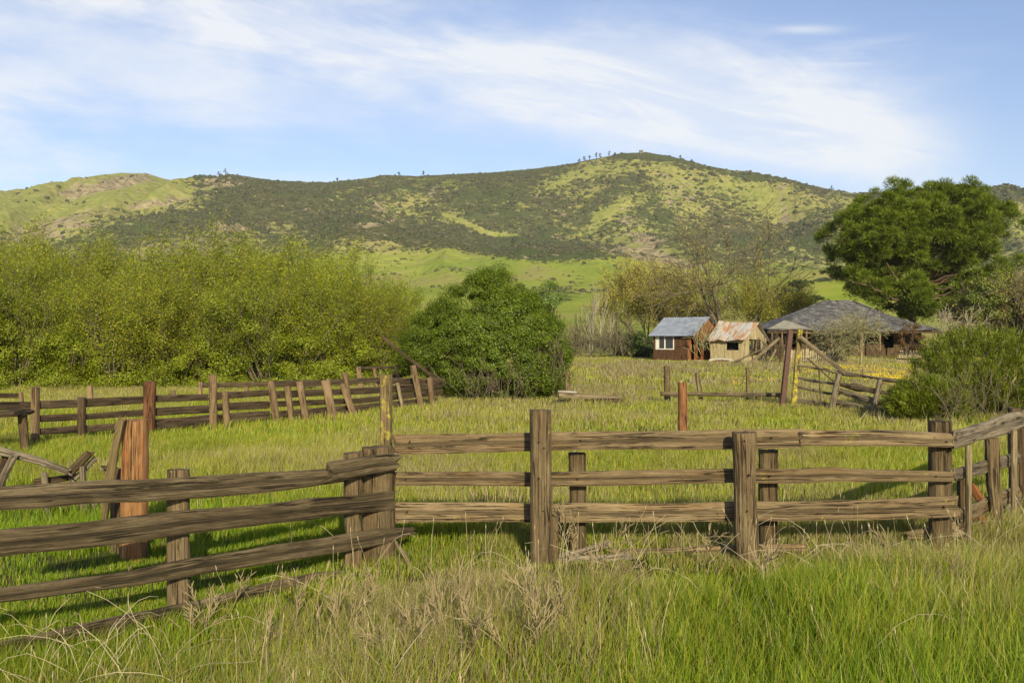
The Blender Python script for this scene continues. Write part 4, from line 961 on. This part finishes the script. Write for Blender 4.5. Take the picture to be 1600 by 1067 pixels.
# ---- big pine
def pine():
    rng = np.random.default_rng(77); Yc = 96.; base = G(1425, Yc)
    t_ = thing('pine_tree', base, 'huge dark green umbrella shaped pine towering over the farmhouse', 'pine')
    polys = [([(1290, 372), (1296, 348), (1312, 326), (1334, 308), (1362, 294), (1394, 290), (1420, 298), (1438, 296), (1458, 289), (1490, 287), (1515, 296), (1528, 314), (1552, 318), (1568, 344), (1562, 376), (1545, 400), (1505, 420), (1462, 418), (1430, 428), (1390, 425), (1350, 415), (1310, 408), (1296, 395)], 520, 6.0),
             ([(1305, 420), (1340, 412), (1390, 425), (1425, 440), (1430, 480), (1400, 492), (1350, 470), (1318, 452)], 110, 4.5),
             ([(1395, 470), (1440, 458), (1475, 480), (1480, 505), (1430, 512), (1400, 500)], 60, 4.0),
             ([(1480, 440), (1520, 415), (1560, 395), (1578, 418), (1560, 455), (1520, 475), (1490, 480)], 90, 4.5)]
    CC = []; CE = []; polys = [([(1430+(q[0]-1430)*.92, 375+(q[1]-375)*.92) for q in p_], n_, d_) for p_, n_, d_ in polys]
    for pl, n, dp in polys:
        C0, ce = outline_clumps(pl, Yc, dp, n//4, rng, .35); C = (C0[:, None]+rng.normal(0, 1, (n//4, 5, 3))*np.array([.70, .75, .50])).reshape(-1, 3); C = C[inpoly(np.array(pl)*1., CX+F*C[:, 0]/Yc, CY-F*(C[:, 2]-CAMZ)/Yc) | (rng.random(len(C)) < .25)]; n = len(C); ce = ce-np.array([0, 0, 4.]); CC.append(C); CE.append(np.repeat(ce[None], n, 0))
    C = np.vstack(CC); ce = np.vstack(CE); n = len(C); per = 380
    # puffs: brush-like needle tufts pointing outward
    ci = np.repeat(np.arange(n), per); m = len(ci); Rr = (.45+.48*rng.random(n))[ci]
    d = unit(rng.standard_normal((m, 3))+unit(C-ce)[ci]*.6+np.array([0, 0, .35])); pos = C[ci]+d*(Rr*rng.random(m)**.5)[:, None]*np.array([1.1, 1.1, .8])
    V, Fc = spikes(pos, d+np.array([0, 0, .3]), .28*(.7+.6*rng.random(m)), .055, rng)
    tint = (1+(rng.random((n, 1))-.5)*.35)[ci]
    col = palette(rng, m, [(.07, .11, .010), (.115, .16, .012), (.165, .205, .018), (.15, .14, .03)], (1, 1.2, .5, .15))*tint
    mesh('needles', V, Fc, MATS['needle'], t_, col=np.repeat(col, 3, 0))
    out = []
    fk = P(1428, 478, Yc); t1 = P(1448, 425, Yc); t0 = P(1418, 445, Yc)
    out.append((np.array([base+[0, 0, -.3], P(1424, 530, Yc), P(1426, 500, Yc), fk]), np.array([.42, .36, .34, .30])))
    out.append((np.array([fk, P(1440, 455, Yc), t1, P(1456, 385, Yc+.4), P(1470, 335, Yc+.3)]), np.array([.27, .24, .2, .14, .06])))
    out.append((np.array([fk, P(1412, 450, Yc-.3), P(1404, 415, Yc-.5), P(1398, 370, Yc-.5), P(1385, 330, Yc)]), np.array([.22, .19, .16, .11, .05])))
    cols_ = [np.array([fk, t1, P(1456, 385, Yc+.4)]), np.array([fk, P(1404, 415, Yc-.5), P(1398, 370, Yc-.5)])]
    for i in range(95):
        c = C[rng.integers(0, n)]; tr = cols_[0] if c[0] > t1[0]-1.5 else cols_[1]
        s_ = np.clip((c[2]-fk[2]-1.5)/8, 0, 1)*.9; q = tr[0]*(1-s_)+tr[2]*s_ if s_ > .5 else tr[0]*(1-2*s_)+tr[1]*2*s_
        mm = (q+c)/2+np.array([0, 0, -.5])+rng.normal(0, .3, 3); out.append((np.array([q, (q+mm)/2+rng.normal(0, .1, 3), mm, (mm+c)/2+rng.normal(0, .15, 3), c]), np.linspace(.12, .03, 5)))
    for a, b in [((1448, 441), (1495, 430)), ((1444, 452), (1492, 445)), ((1440, 458), (1478, 463)), ((1452, 425), (1502, 382)), ((1408, 470), (1365, 452)), ((1410, 462), (1330, 440)), ((1420, 468), (1385, 410))]:
        q = P(*a, Yc-2.0); c = P(*b, Yc-4.5); out.append((np.array([q, (q*2+c)/3+rng.normal(0, .12, 3), (q+2*c)/3+rng.normal(0, .15, 3), c]), np.array([.11, .09, .06, .03])))
    V, Fc = tubes(out, 7); mesh('trunk', V, Fc, MATS['pine bark'], t_, smooth=True)
pine()
# ---- bare and half-bare trees
def bare_tree(name, loc, hgt, dirs, seed, label, bark, kids=(5, 5, 4, 3), r=.2, lean=(0, 0), leafn=0, cols=None, wts=None, lsize=.07, spread=.7, shrink=.62, up=.06, minr=.0, wig=.3, cat='tree', group=None, droop=0.):
    rng = np.random.default_rng(seed); out = []; tips = []; t_ = thing(name, loc, label, cat, group); b = np.array(loc, float)
    for d in dirs: grow(rng, b+np.array([rng.normal(0, .15), rng.normal(0, .15), -.2]), np.array(d, float), hgt*.55, r, len(kids), out, tips, kids=kids, spread=spread, up=up, wig=wig, seg=6, shrink=shrink, start=.35)
    V, Fc = tubes(out, 5, minr); mesh('trunk', V, Fc, MATS[bark], t_)
    if leafn:
        T = np.vstack(tips); k = rng.integers(0, len(T), leafn); pos = T[k]+rng.standard_normal((leafn, 3))*.22-np.array([0, 0, 1])*(rng.random(leafn)**2*droop)[:, None]
        V, Fc = leaves(pos, rng.standard_normal((leafn, 3))+np.array([0, -.4, .5]), lsize*(.7+.6*rng.random(leafn)), .55, rng)
        tint = (.85+.3*vnoise(pos[:, 0]*.5, pos[:, 2]*.5, seed))[:, None]
        mesh('leaves', V, Fc, MATS['leaf'], t_, col=np.repeat(palette(rng, leafn, cols, wts)*tint, 4, 0))
    return t_
YG = [(.42, .37, .045), (.33, .32, .035), (.48, .39, .08), (.25, .23, .06)]
bare_tree('bare_tree', G(1133, 104), 14.5, [(-.38, 0, 1), (.05, .1, 1), (.60, -.1, .8)], 3, 'tall bare grey tree with spreading branches behind the cabin', 'bare bark', kids=(5, 4, 4), r=.34, minr=.028, up=.02, spread=.85, leafn=3500, cols=YG, wts=(.4, 1, .3, .6), lsize=.06)
bare_tree('bare_tree', G(1078, 108), 9.5, [(-.5, 0, .8), (.0, 0, 1), (.4, 0, .9)], 5, 'lower brown twiggy tree behind the left end of the cabin roof', 'bare bark', kids=(5, 5, 4), r=.16, minr=.016, leafn=9000, cols=YG, wts=(.5, .8, .6, .8), lsize=.06)
bare_tree('budding_tree', G(1180, 104), 8.2, [(-.3, 0, 1), (.3, 0, 1), (0, 0, 1)], 6, 'budding green tree with drooping twigs behind the yellow shed', 'bare bark', kids=(5, 5, 4), r=.16, minr=.014, leafn=14000, cols=[(.24, .26, .03), (.32, .31, .04), (.38, .33, .05)], wts=(1, 1, .6), lsize=.065, droop=1.8)
bare_tree('golden_tree', G(1010, 116), 8.6, [(-.6, 0, .8), (-.2, 0, 1), (.3, 0, 1), (.6, 0, .8)], 7, 'rounded golden green tree left of and behind the cabin', 'bare bark', kids=(6, 6, 5, 3), r=.16, minr=.014, leafn=26000, cols=YG, wts=(1.3, .7, .9, .2), lsize=.085)
bare_tree('golden_tree', G(1048, 112), 7.4, [(-.4, 0, .9), (.2, 0, 1), (.5, 0, .8)], 17, 'smaller olive gold tree just above the left end of the cabin roof', 'bare bark', kids=(6, 6, 5, 3), r=.14, minr=.014, leafn=19000, cols=YG, wts=(1, 1, .8, .4), lsize=.08)
bare_tree('golden_tree', G(1232, 112), 6.2, [(-.5, 0, .9), (.2, 0, 1), (.5, 0, .8)], 8, 'bright yellow bushy tree between the yellow shed and the farmhouse roof', 'bare bark', kids=(6, 5, 4), r=.12, minr=.014, leafn=22000, cols=YG, wts=(1.4, .7, .8, .1), lsize=.08)
bare_tree('orchard_tree', G(1323, 74), 3.9, [(.05, 0, 1)], 9, 'gnarled mossy orchard tree, the left one in front of the farmhouse', 'mossy bark', kids=(9, 7, 5), r=.12, minr=.014, spread=1.1, up=-.02, wig=.5, cat='tree', shrink=.66)
bare_tree('orchard_tree', G(1349, 71), 4.1, [(-.05, 0, 1)], 10, 'gnarled mossy orchard tree with thin pale trunk, the right one in front of the farmhouse', 'mossy bark', kids=(9, 8, 6), r=.10, minr=.014, spread=1.1, up=-.02, wig=.5, cat='tree', shrink=.68)
bare_tree('pale_sapling', G(922, 88), 5.8, [(-.22, 0, 1), (.03, 0, 1), (.10, 0, 1)], 11, 'pale bare sapling with several thin stems left of the cabin', 'pale bark', kids=(5, 3), r=.075, minr=.010, spread=.4, up=.1, wig=.12)
bare_tree('pale_sapling', G(938, 86), 6.1, [(.02, 0, 1)], 12, 'single straight pale bare sapling nearest the cabin', 'pale bark', kids=(6, 3), r=.075, minr=.010, spread=.35, up=.12, wig=.08)
bare_tree('pale_sapling', G(945, 90), 4.0, [(.0, 0, 1)], 13, 'shortest thinnest pale sapling between the straight sapling and the cabin', 'pale bark', kids=(4, 3), r=.04, minr=.012, spread=.35, up=.12, wig=.08)
DG = [(.045, .075, .014), (.07, .10, .02), (.11, .13, .03), (.03, .05, .012)]
leafy_bush('dark_shrub', [(985, 525), (1000, 515), (1018, 520), (1030, 540), (1018, 556), (990, 554)], 84, 1.5, 40, .45, 160, .07, DG, (1, 1, .4, .6), 'dark green shrub in the shade just left of the cabin', 'shrub', 61)
leafy_bush('dark_shrub', [(958, 525), (970, 516), (980, 528), (978, 550), (962, 552)], 88, 1.2, 26, .4, 140, .07, DG, (1, 1, .4, .6), 'small dark shrub between the pale saplings and the cabin', 'shrub', 62)
twig_mass('dead_brush', 890, 1020, 84, .0, .9, 130, .008, 'bare bark', 'band of brown dry brush left of the cabin', 'brush', 14, L=1.3)
twig_mass('dead_brush', 900, 985, 92, .2, 1.6, 60, .008, 'bare bark', 'taller olive brown brush behind the pale saplings', 'brush', 15, L=1.8)
twig_mass('dead_brush', 1196, 1220, 72, .0, .7, 40, .012, 'bark', 'heap of dark dead branches between the yellow shed and the steel post', 'brush', 16, L=1.0)
twig_mass('dead_vine', 1092, 1112, 73.0, .2, 2.0, 22, .02, 'mossy bark', 'leafless mossy vine between the cabin and the yellow shed', 'vine', 17, L=1.1)
leafy_bush('small_tree', [(832, 470), (845, 447), (862, 440), (876, 455), (882, 480), (870, 500), (845, 500)], 60, 1.6, 26, .4, 120, .06, [(.10, .17, .03), (.15, .20, .05)], (1, 1), 'slender light green tree rising behind the right shoulder of the round bush', 'tree', 63)
# right-hand background trees
leafy_bush('dark_tree', [(1478, 520), (1490, 480), (1515, 455), (1550, 440), (1590, 448), (1640, 440), (1700, 460), (1710, 540), (1600, 560), (1500, 550)], 88, 4.5, 190, .75, 260, .10, DG, (1, 1, .7, .8), 'broad dark shadowy tree behind the broom bush at the right edge', 'tree', 64, trunks=14)
leafy_bush('ivy_tree', [(1500, 470), (1515, 440), (1540, 415), (1562, 420), (1572, 450), (1560, 490), (1530, 510), (1505, 505)], 82, 2.4, 70, .6, 200, .09, [(.16, .20, .03), (.24, .26, .05), (.08, .11, .02)], (1, .7, .6), 'light green climbing tree growing below the right side of the pine', 'tree', 65, trunks=10, bark='bare bark')
bare_tree('bare_tree', G(1590, 80), 7.0, [(-.4, 0, .9), (.2, 0, 1), (-.1, 0, 1)], 21, 'brown bare tree with curved branches at the right edge', 'bare bark', kids=(6, 6, 5, 3), r=.14, minr=.014, leafn=5000, cols=YG, wts=(.3, 1, .2, 1), lsize=.07)
bare_tree('bare_tree', G(1500, 76), 4.6, [(-.4, 0, .9), (.3, 0, 1)], 22, 'small bare tree with pale curved stems in front of the dark shadowy tree', 'pale bark', kids=(5, 4, 3), r=.07, minr=.012)
leafy_bush('dead_conifer', [(1402, 515), (1412, 503), (1430, 505), (1446, 520), (1442, 545), (1420, 550), (1404, 538)], 79, .9, 26, .30, 110, .05, [(.15, .085, .03), (.22, .12, .04), (.09, .06, .03)], (1, .8, .8), 'rust brown dead foliage hanging at the right end of the farmhouse', 'dead foliage', 66)
leafy_bush('green_shrub', [(1296, 545), (1304, 540), (1312, 548), (1310, 562), (1298, 563)], 76, .6, 8, .3, 110, .05, DG, (1, 1, .8, .2), 'small green shrub at the farmhouse porch beside the board row', 'shrub', 67)
# oaks on the knoll
oakl = {1236: 'small oak on the bright green knoll directly above the farmhouse roof corner', 1262: 'flat topped dark oak on a visible trunk above the farmhouse roof', 1285: 'dark oak on the bright knoll nearest the left side of the pine', 1250: 'rounded oak high on the bright knoll', 1300: 'highest oak on the knoll, partly behind the pine', 1225: 'faint small oak at the left foot of the bright knoll', 1275: 'low bushy oak halfway up the bright knoll'}
pr = None
for i, (px, Y, h) in enumerate([(1236, 225, 3), (1262, 150, 4.2), (1285, 215, 4), (1250, 262, 3.4), (1300, 270, 4), (1225, 240, 2.6), (1275, 245, 2.6)]):
    g = G(px, Y)
    if pr is None:
        rng = np.random.default_rng(70); t_ = thing('oak_tree', g, oakl[px], 'oak', 'oaks on the bright green knoll')
        C = g+np.stack([rng.normal(0, 2.6, 60), rng.normal(0, 2.2, 60), 3.2+rng.random(60)*2.6-.0*rng.random(60)], 1)
        V, Fc, col = clump_leaves(C, g+np.array([0, 0, 1.5]), .9, 110, .2, .7, rng, DG, (.6, 1, 1, .2)); mesh('crown', V, Fc, MATS['leaf'], t_, col=col)
        out = []
        for c in C[:14]: out.append((np.array([g+[0, 0, -.3], g+[0, 0, 1.5], (g+[0, 0, 1.8]+c)/2, c]), np.array([.3, .24, .12, .05])))
        V, Fc = tubes(out, 5); mesh('trunk', V, Fc, MATS['bark'], t_); pr = t_
    else:
        o = copy_tree(pr); o.location = g.tolist(); s_ = h/6.; o.scale = (s_*1.1, s_, s_); o.rotation_euler = (0, 0, i*1.7); o['label'] = oakl[px]
#PART4
# ------------------------------------------------------------------ hill details
def ico():
    t = (1+5**.5)/2
    v = np.array([[-1, t, 0], [1, t, 0], [-1, -t, 0], [1, -t, 0], [0, -1, t], [0, 1, t], [0, -1, -t], [0, 1, -t], [t, 0, -1], [t, 0, 1], [-t, 0, -1], [-t, 0, 1]])/math.sqrt(1+t*t)
    f = np.array([[0, 11, 5], [0, 5, 1], [0, 1, 7], [0, 7, 10], [0, 10, 11], [1, 5, 9], [5, 11, 4], [11, 10, 2], [10, 7, 6], [7, 1, 8], [3, 9, 4], [3, 4, 2], [3, 2, 6], [3, 6, 8], [3, 8, 9], [4, 9, 5], [2, 4, 11], [6, 2, 10], [8, 6, 7], [9, 8, 1]])
    return v, f
def hill_shrubs():
    rng = np.random.default_rng(303); n = 150000
    Y = 480+(rng.random(n)**.75)*1025; X = (rng.random(n)*2-1)*.62*Y
    Z = ground_z(X, Y); px = CX+F*X/Y; py = CY-F*(Z-CAMZ)/Y
    ch, rk = cover_fields(px, py, X, Y)
    patch = fbm(X/14, Y/20, 404, 3); dn = np.clip(ch, 0, 1)*np.clip((patch-.32)*4.5, .12, 1)
    mead = np.where(py > 408, .5, 1.)
    keep = rng.random(n) < np.clip(dn*.34*mead, .006, 1)
    keep &= (px > -120) & (px < 1720)
    X, Y, Z, ch, py = X[keep], Y[keep], Z[keep], ch[keep], py[keep]; n = len(X)
    v, f = ico(); r = (.9+2.1*rng.random(n)**3)*np.clip(Y/1150, .6, 1.15)*np.where(Y > 1440, .6, 1.)
    V = v[None]*(1+(rng.random((n, 12, 1))-.5)*.7)*r[:, None, None]*np.array([1.15, 1.15, .8])
    V = V+np.stack([X, Y, Z+r*.25], 1)[:, None]
    Fc = (f[None]+np.arange(n)[:, None, None]*12).reshape(-1, 3)
    col = palette(rng, n, [(.070, .075, .030), (.090, .092, .040), (.115, .105, .055), (.075, .095, .028)], (1, 1, .6, .8), .25)
    o = mesh('chaparral', V.reshape(-1, 3), Fc, MATS['leaf'], None, col=np.repeat(col, 12, 0))
    tag(o, 'dark green brush scattered over the hillsides', 'brush', kind='stuff')
hill_shrubs()
# trees along the skyline
rng = np.random.default_rng(12)
def ridge_tree(px, label, group, h=9, Y=1488):
    g = G(px, Y); t_ = thing('ridge_tree', g, label, 'tree', group)
    out = [(np.array([g-[0, 0, 1], g+[0, 0, h*.6], g+[rng.normal(0, .3), 0, h]]), np.array([.5, .35, .1]))]
    for i in range(9):
        z = h*(.3+.6*rng.random()); a = rng.random()*6.28; l = h*.28*(1.2-z/h); out.append((np.array([g+[0, 0, z], g+[math.cos(a)*l, math.sin(a)*l, z+l*.35]]), np.array([.25, .1])))
    V, Fc = tubes(out, 4); mesh('trunk', V, Fc, MATS['bark'], t_)
    C = np.array([q[0][-1] for q in out[1:]]); V, Fc, col = clump_leaves(C, g, .9, 24, .55, .6, rng, DG, (1, 1, .3, 1)); mesh('crown', V, Fc, MATS['leaf'], t_, col=col)
gl = 'distant trees along the skyline left of the summit'
for px, h in [(905, 7), (913, 9), (921, 8), (932, 11), (938, 9), (952, 10), (961, 6)]:
    ridge_tree(px, {905: 'tiny skyline tree farthest from the summit in the row left of it', 913: 'second tiny skyline tree from the left in the row left of the summit', 921: 'third tiny skyline tree from the left in the row left of the summit', 932: 'tallest tiny tree in the skyline row left of the summit', 938: 'tiny tree touching the right side of the tallest skyline tree', 952: 'second tiny skyline tree from the right in the row left of the summit', 961: 'smallest tiny skyline tree in the row, nearest the summit'}[px], gl, h)
for px, h, lb in [(342, 10, 'left and smaller tiny tree of the pair on the rocky skyline knob'), (352, 13, 'right and taller tiny tree of the pair on the rocky skyline knob'), (527, 8, 'tiny lone tree on the low saddle of the skyline'), (623, 8, 'tiny tree on the skyline, left of two over the middle ridge'), (662, 9, 'tiny tree on the skyline, right of two over the middle ridge'),
        (1063, 8, 'tiny tree on the skyline just right of the summit hut'), (1081, 6, 'tiny tree on the right shoulder below the summit'), (1300, 8, 'tiny tree on the skyline just left of the big pine')]:
    ridge_tree(px, lb, None, h)
def hut():
    fr = Frame(999.5, 1490, 0); t_ = thing('summit_hut', fr.o, 'tiny pale lookout hut on the highest summit', 'hut')
    a = Acc(); box(a, fr, 0, 5, 0, 5, -1, 4.2); a.build('wall', MATS['lit roof and hut wall'], t_)
    a = Acc(); box(a, fr, -.6, 5.6, -.6, 5.6, 4.21, 4.9); a.build('roof', MATS['house roof'], t_)
    a = Acc(); box(a, fr, 1.2, 3.8, -.05, .01, 2.0, 3.2); a.build('window', MATS['dark inside'], t_)
hut()

# ------------------------------------------------------------------ grass
LUSH = np.array([(.115, .205, .008), (.165, .26, .011), (.235, .31, .016)]); YGR = np.array([(.29, .31, .03), (.36, .34, .05), (.24, .25, .028)])
DRY = np.array([(.40, .33, .17), (.33, .27, .14), (.46, .39, .22)]); PUR = np.array([(.27, .215, .115), (.32, .26, .145), (.22, .18, .10)])
def dryness(x, y):
    px = CX+F*x/np.maximum(y, 1)
    d = .37+(fbm(x/1.6, y/2.4, 201, 3)-.5)*.9+(fbm(x/7, y/9, 211, 3)-.5)*.9
    near = 1-sstep(8.0, 9.0, y)
    d = d-near*.14+near*(.28*np.exp(-((px-640)/230)**2)-.32*sstep(950, 1200, px)+.05)
    left = np.exp(-((x+4)/3.2)**2-((y-10.5)/2.6)**2); d = d-left*.5
    d = d+.30*np.exp(-((x+4.5)/3.5)**2-((y-15.5)/3)**2)+sstep(10, 20, y)*.19*sstep(-6, -1, x)+sstep(10, 20, y)*.07
    return d
def blades(name, y0, y1, dens, h0, w0, seed, label, hvar=.5, lean=.45, slope=.57, pad=1.6, drymul=1.0):
    rng = np.random.default_rng(seed); area = slope*(y1**2-y0**2)+2*pad*(y1-y0); n = int(area*dens)
    u = rng.random(n); a, b = slope, 2*pad
    # sample y with density proportional to the width of the view
    ys = np.linspace(y0, y1, 400); cdf = slope*(ys**2-y0**2)+2*pad*(ys-y0); y = np.interp(u*cdf[-1], cdf, ys)
    x = (rng.random(n)*2-1)*(slope*y+pad)
    # clumping
    cl = fbm(x/.28, y/.28, seed+1, 2); keep = rng.random(n) < np.clip(.25+(cl-.3)*2.6, .15, 1); x, y = x[keep], y[keep]; n = len(x)
    d = dryness(x, y)
    p = np.clip((d-.25)*1.15*drymul, .03, .85); isdry = rng.random(n) < p; ispur = isdry & (rng.random(n) < .38+.3*(fbm(x/2, y/2, 231, 2)-.5))
    c = LUSH[rng.integers(0, 3, n)]; yg = rng.random(n) < np.clip(.25+d*.7+sstep(9, 16, y)*.25, 0, .95); c = np.where(yg[:, None], YGR[rng.integers(0, 3, n)], c)
    c = np.where(isdry[:, None], DRY[rng.integers(0, 3, n)], c); c = np.where(ispur[:, None], PUR[rng.integers(0, 3, n)], c)
    c = c*(.62+.62*rng.random((n, 1)))*(.8+.4*fbm(x/.8, y/1.2, seed+9, 3))[:, None]
    hm_ = .65+.8*fbm(x/1.1, y/1.1, seed+5, 3)
    h = h0*hm_*(1-hvar*rng.random(n)); h = h*np.where(isdry, 1.12, 1.)
    # trampled, shorter right at the fence line
    h = h*(1-.58*sstep(7.5, 8.2, y)*sstep(9.9, 9.3, y)*(1+.35*np.exp(-((CX+F*x/y-1000)/150)**4)))*np.where(y < 10.5, 1+.55*sstep(1130, 1330, CX+F*x/y)*sstep(9.6, 8.2, y)-.38*sstep(620, 420, CX+F*x/y), 1)
    z = ground_z(x, y)-.01
    w = w0*(.6+.8*rng.random(n))*np.where(isdry, .6, 1.)
    fa = rng.random(n)*math.pi; fd = np.stack([np.cos(fa), np.sin(fa)*.6, 0*fa], 1)
    la = rng.random(n)*2*math.pi; ll = h*lean*rng.random(n)**.8*np.where(isdry, 1.3, 1); ld = np.stack([np.cos(la)*ll+h*.06, np.sin(la)*ll, 0*la], 1)
    B = np.stack([x, y, z], 1); M = B+ld*.32+np.array([0, 0, 1])*(h*.58)[:, None]; Tp = B+ld+np.array([0, 0, 1])*(h*np.clip(1-.35*(ll/h)**2, .5, 1))[:, None]
    W_ = fd*(w/2)[:, None]
    V = np.stack([B-W_, B+W_, M+W_*.85, M-W_*.85, Tp], 1).reshape(-1, 3); k = np.arange(n)[:, None]*5
    Fc = np.concatenate([k+[0, 1, 2], k+[0, 2, 3], k+[3, 2, 4]], 1).reshape(-1, 3)
    o = mesh(name, V, Fc, MATS['grass blade'], None, col=np.repeat(c, 5, 0)); tag(o, label, 'grass', kind='stuff'); return o
blades('grass', 3.6, 10.5, 3900, .34, .0060, 1, 'tall green and dry grass filling the foreground around the near fence', lean=.5)
blades('grass', 10.5, 20, 1350, .25, .0090, 2, 'green and straw coloured grass behind the near fence')
blades('grass', 20, 42, 330, .21, .017, 3, 'yellow green meadow grass between the fences')
blades('grass', 42, 95, 62, .20, .038, 4, 'short far meadow grass before the cabins', hvar=.4)
def dry_stems():
    rng = np.random.default_rng(88); V = []; Fs = []; Cc = []; k = 0
    # thin straws with small seed heads
    n = 850; y = 4.2+rng.random(n)**.8*7.5; x = (rng.random(n)*2-1)*(.57*y+1); d = dryness(x, y); kp = rng.random(n) < np.clip(d+.15, .15, 1); x, y = x[kp], y[kp]; n = len(x)
    h = .28+.20*rng.random(n); la = rng.random(n)*6.283; ll = h*.45*rng.random(n); z = ground_z(x, y)
    B = np.stack([x, y, z], 1); L = np.stack([np.cos(la)*ll, np.sin(la)*ll, 0*la], 1); up = np.array([0, 0, 1.]); w = np.array([.0016, 0, 0])
    p = [B+L*t_**2+up*(h*t_)[:, None] for t_ in (0, .35, .7, 1)]
    sd_ = p[3]+L*.12+up*(.05)
    Vv = np.stack([p[0]-w, p[0]+w, p[1]-w, p[1]+w, p[2]-w, p[2]+w, p[3]-w*.6, p[3]+w*.6, p[3]-w*2.4+up*.015, p[3]+w*2.4+up*.02, sd_], 1).reshape(-1, 3); q = np.arange(n)[:, None]*11
    Fc = np.concatenate([q+[0, 1, 3], q+[0, 3, 2], q+[2, 3, 5], q+[2, 5, 4], q+[4, 5, 7], q+[4, 7, 6], q+[6, 7, 9], q+[6, 9, 8], q+[8, 9, 10]], 1).reshape(-1, 3)
    c = np.array([(.42, .35, .20), (.30, .24, .14), (.48, .41, .26)])[rng.integers(0, 3, n)]
    tag(mesh('dry_stems', Vv, Fc, MATS['grass blade'], None, col=np.repeat(c, 11, 0)), 'thin dry seed stems standing above the foreground grass', 'dry grass', kind='stuff')
    # long tumbled straws at the lower left and along the fence
    out = []
    zones = [((0, 330), (5.6, 7.4), 40), ((560, 900), (7.6, 9.0), 8), ((860, 1250), (8.3, 9.2), 14), ((1180, 1560), (8.0, 9.4), 24), ((0, 1600), (5.2, 8), 10)]
    for (a, b), (y0, y1), m in zones:
        for i in range(m):
            Y = y0+(y1-y0)*rng.random(); p0 = G(a+(b-a)*rng.random(), Y); an = rng.random()*6.28; l = .3+.6*rng.random(); hh = .16+.30*rng.random()
            dx = np.array([math.cos(an), math.sin(an)*.5, 0]); t_ = np.linspace(0, 1, 7)
            pts = p0+dx*(l*t_)[:, None]+np.array([0, 0, 1])*(hh*np.sin(t_*(1.6+rng.random())))[:, None]+np.cumsum(rng.normal(0, .012, (7, 3)), 0); out.append((pts, np.linspace(.0024, .0012, 7)))
    Vt, Ft = tubes(out, 3); tag(mesh('straw', Vt, Ft, MATS['straw'], None), 'long pale bent straws tangled over the foreground grass', 'dry grass', kind='stuff')
    # purple brown dead forbs
    out = []; tips = []
    for (a, b), (y0, y1), m in [((420, 900), (5.8, 7.0), 18), ((1150, 1450), (6.6, 8.2), 8), ((240, 330), (7.0, 7.4), 3), ((880, 1150), (8.3, 9.0), 4), ((300, 1500), (6.0, 8.0), 6)]:
        for i in range(m):
            p0 = G(a+(b-a)*rng.random(), y0+(y1-y0)*rng.random()); d_ = np.array([rng.normal(0, .3), rng.normal(0, .3), 1]); grow(rng, p0, d_, (.22+.16*rng.random()), .0026, 2, out, tips, kids=(5, 4), spread=.6, up=.03, wig=.25, seg=4, shrink=.5)
    Vt, Ft = tubes(out, 3, .0012); tag(mesh('dead_forbs', Vt, Ft, MATS['forb'], None), 'brown purple dead weeds standing in the foreground grass', 'weeds', kind='stuff')
simple('straw', (.46, .39, .26), .9, .25, 3); simple('forb', (.25, .20, .11), .95, .35, 5)
dry_stems()
def meadow_patches():
    rng = np.random.default_rng(55)
    # brown purple patches of dead weeds in the far meadow, clumped
    n = 60000; y = 24+rng.random(n)**.8*50; x = (rng.random(n)*2-1)*.57*y; m = fbm(x/3.2, y/5.5, 501, 4); px = CX+F*x/y
    kp = (m > .53+.10*rng.random(n)-.05*np.exp(-((px-980)/160)**2)) & (px > 560); x, y = x[kp], y[kp]; n = len(x); z = ground_z(x, y)
    B = np.stack([x, y, z], 1); V, Fc = spikes(B, rng.standard_normal((n, 3))*.35+[0, 0, 1], (.22+.2*rng.random(n)), .02+.0008*y, rng)
    tag(mesh('dry_weeds', V, Fc, MATS['grass blade'], None, col=np.repeat(palette(rng, n, [tuple(q) for q in PUR]+[(.30, .25, .16)], (1, 1, 1, 1)), 3, 0)), 'brown patches of dead weeds across the far meadow', 'weeds', kind='stuff')
    V = []; C = []
    for (a, b), (y0, y1), m in [((1310, 1430), (46, 64), 2000), ((1380, 1425), (38, 48), 700), ((1140, 1215), (40, 48), 360), ((1255, 1300), (52, 58), 300)]:
        Y = y0+(y1-y0)*rng.random(m); px = a+(b-a)*rng.random(m); X = (px-CX)/F*Y; k = fbm(X/1.6, Y/1.6, 601, 3) > .46+.14*rng.random(m); X, Y = X[k], Y[k]
        V.append(np.stack([X, Y, ground_z(X, Y)+.12+.1*rng.random(len(X))], 1))
    C = np.vstack(V); n = len(C); V, Fc = leaves(C, rng.standard_normal((n, 3))*.4+np.array([0, -.8, .6]), .036, 1, rng)
    tag(mesh('yellow_flowers', V, Fc, MATS['leaf'], None, col=np.repeat(palette(rng, n, [(.50, .36, .02), (.55, .44, .03)], (1, 1)), 4, 0)), 'yellow flowers spread over the sunny meadow near the farmhouse', 'flowers', kind='stuff')
meadow_patches()
#PART5
# ------------------------------------------------------------------ air
def haze():
    m, t, o = new_mat('haze air')
    v = t.new('ShaderNodeVolumePrincipled'); v.inputs['Color'].default_value = (.86, .90, .95, 1); v.inputs['Density'].default_value = HAZE; v.inputs['Anisotropy'].default_value = .0
    t.l.new(v.outputs[0], o.inputs['Volume'])
    x, y0, y1, z0, z1 = 2700, -60, 2100, -60, 420
    V = [(a*x, b, c) for c in (z0, z1) for b in (y0, y1) for a in (-1, 1)]
    tag(mesh('haze', V, [[0, 2, 3, 1], [4, 5, 7, 6], [0, 1, 5, 4], [2, 6, 7, 3], [0, 4, 6, 2], [1, 3, 7, 5]], m), 'thin pale haze in the air over the valley and hills', 'haze', kind='stuff')
haze()
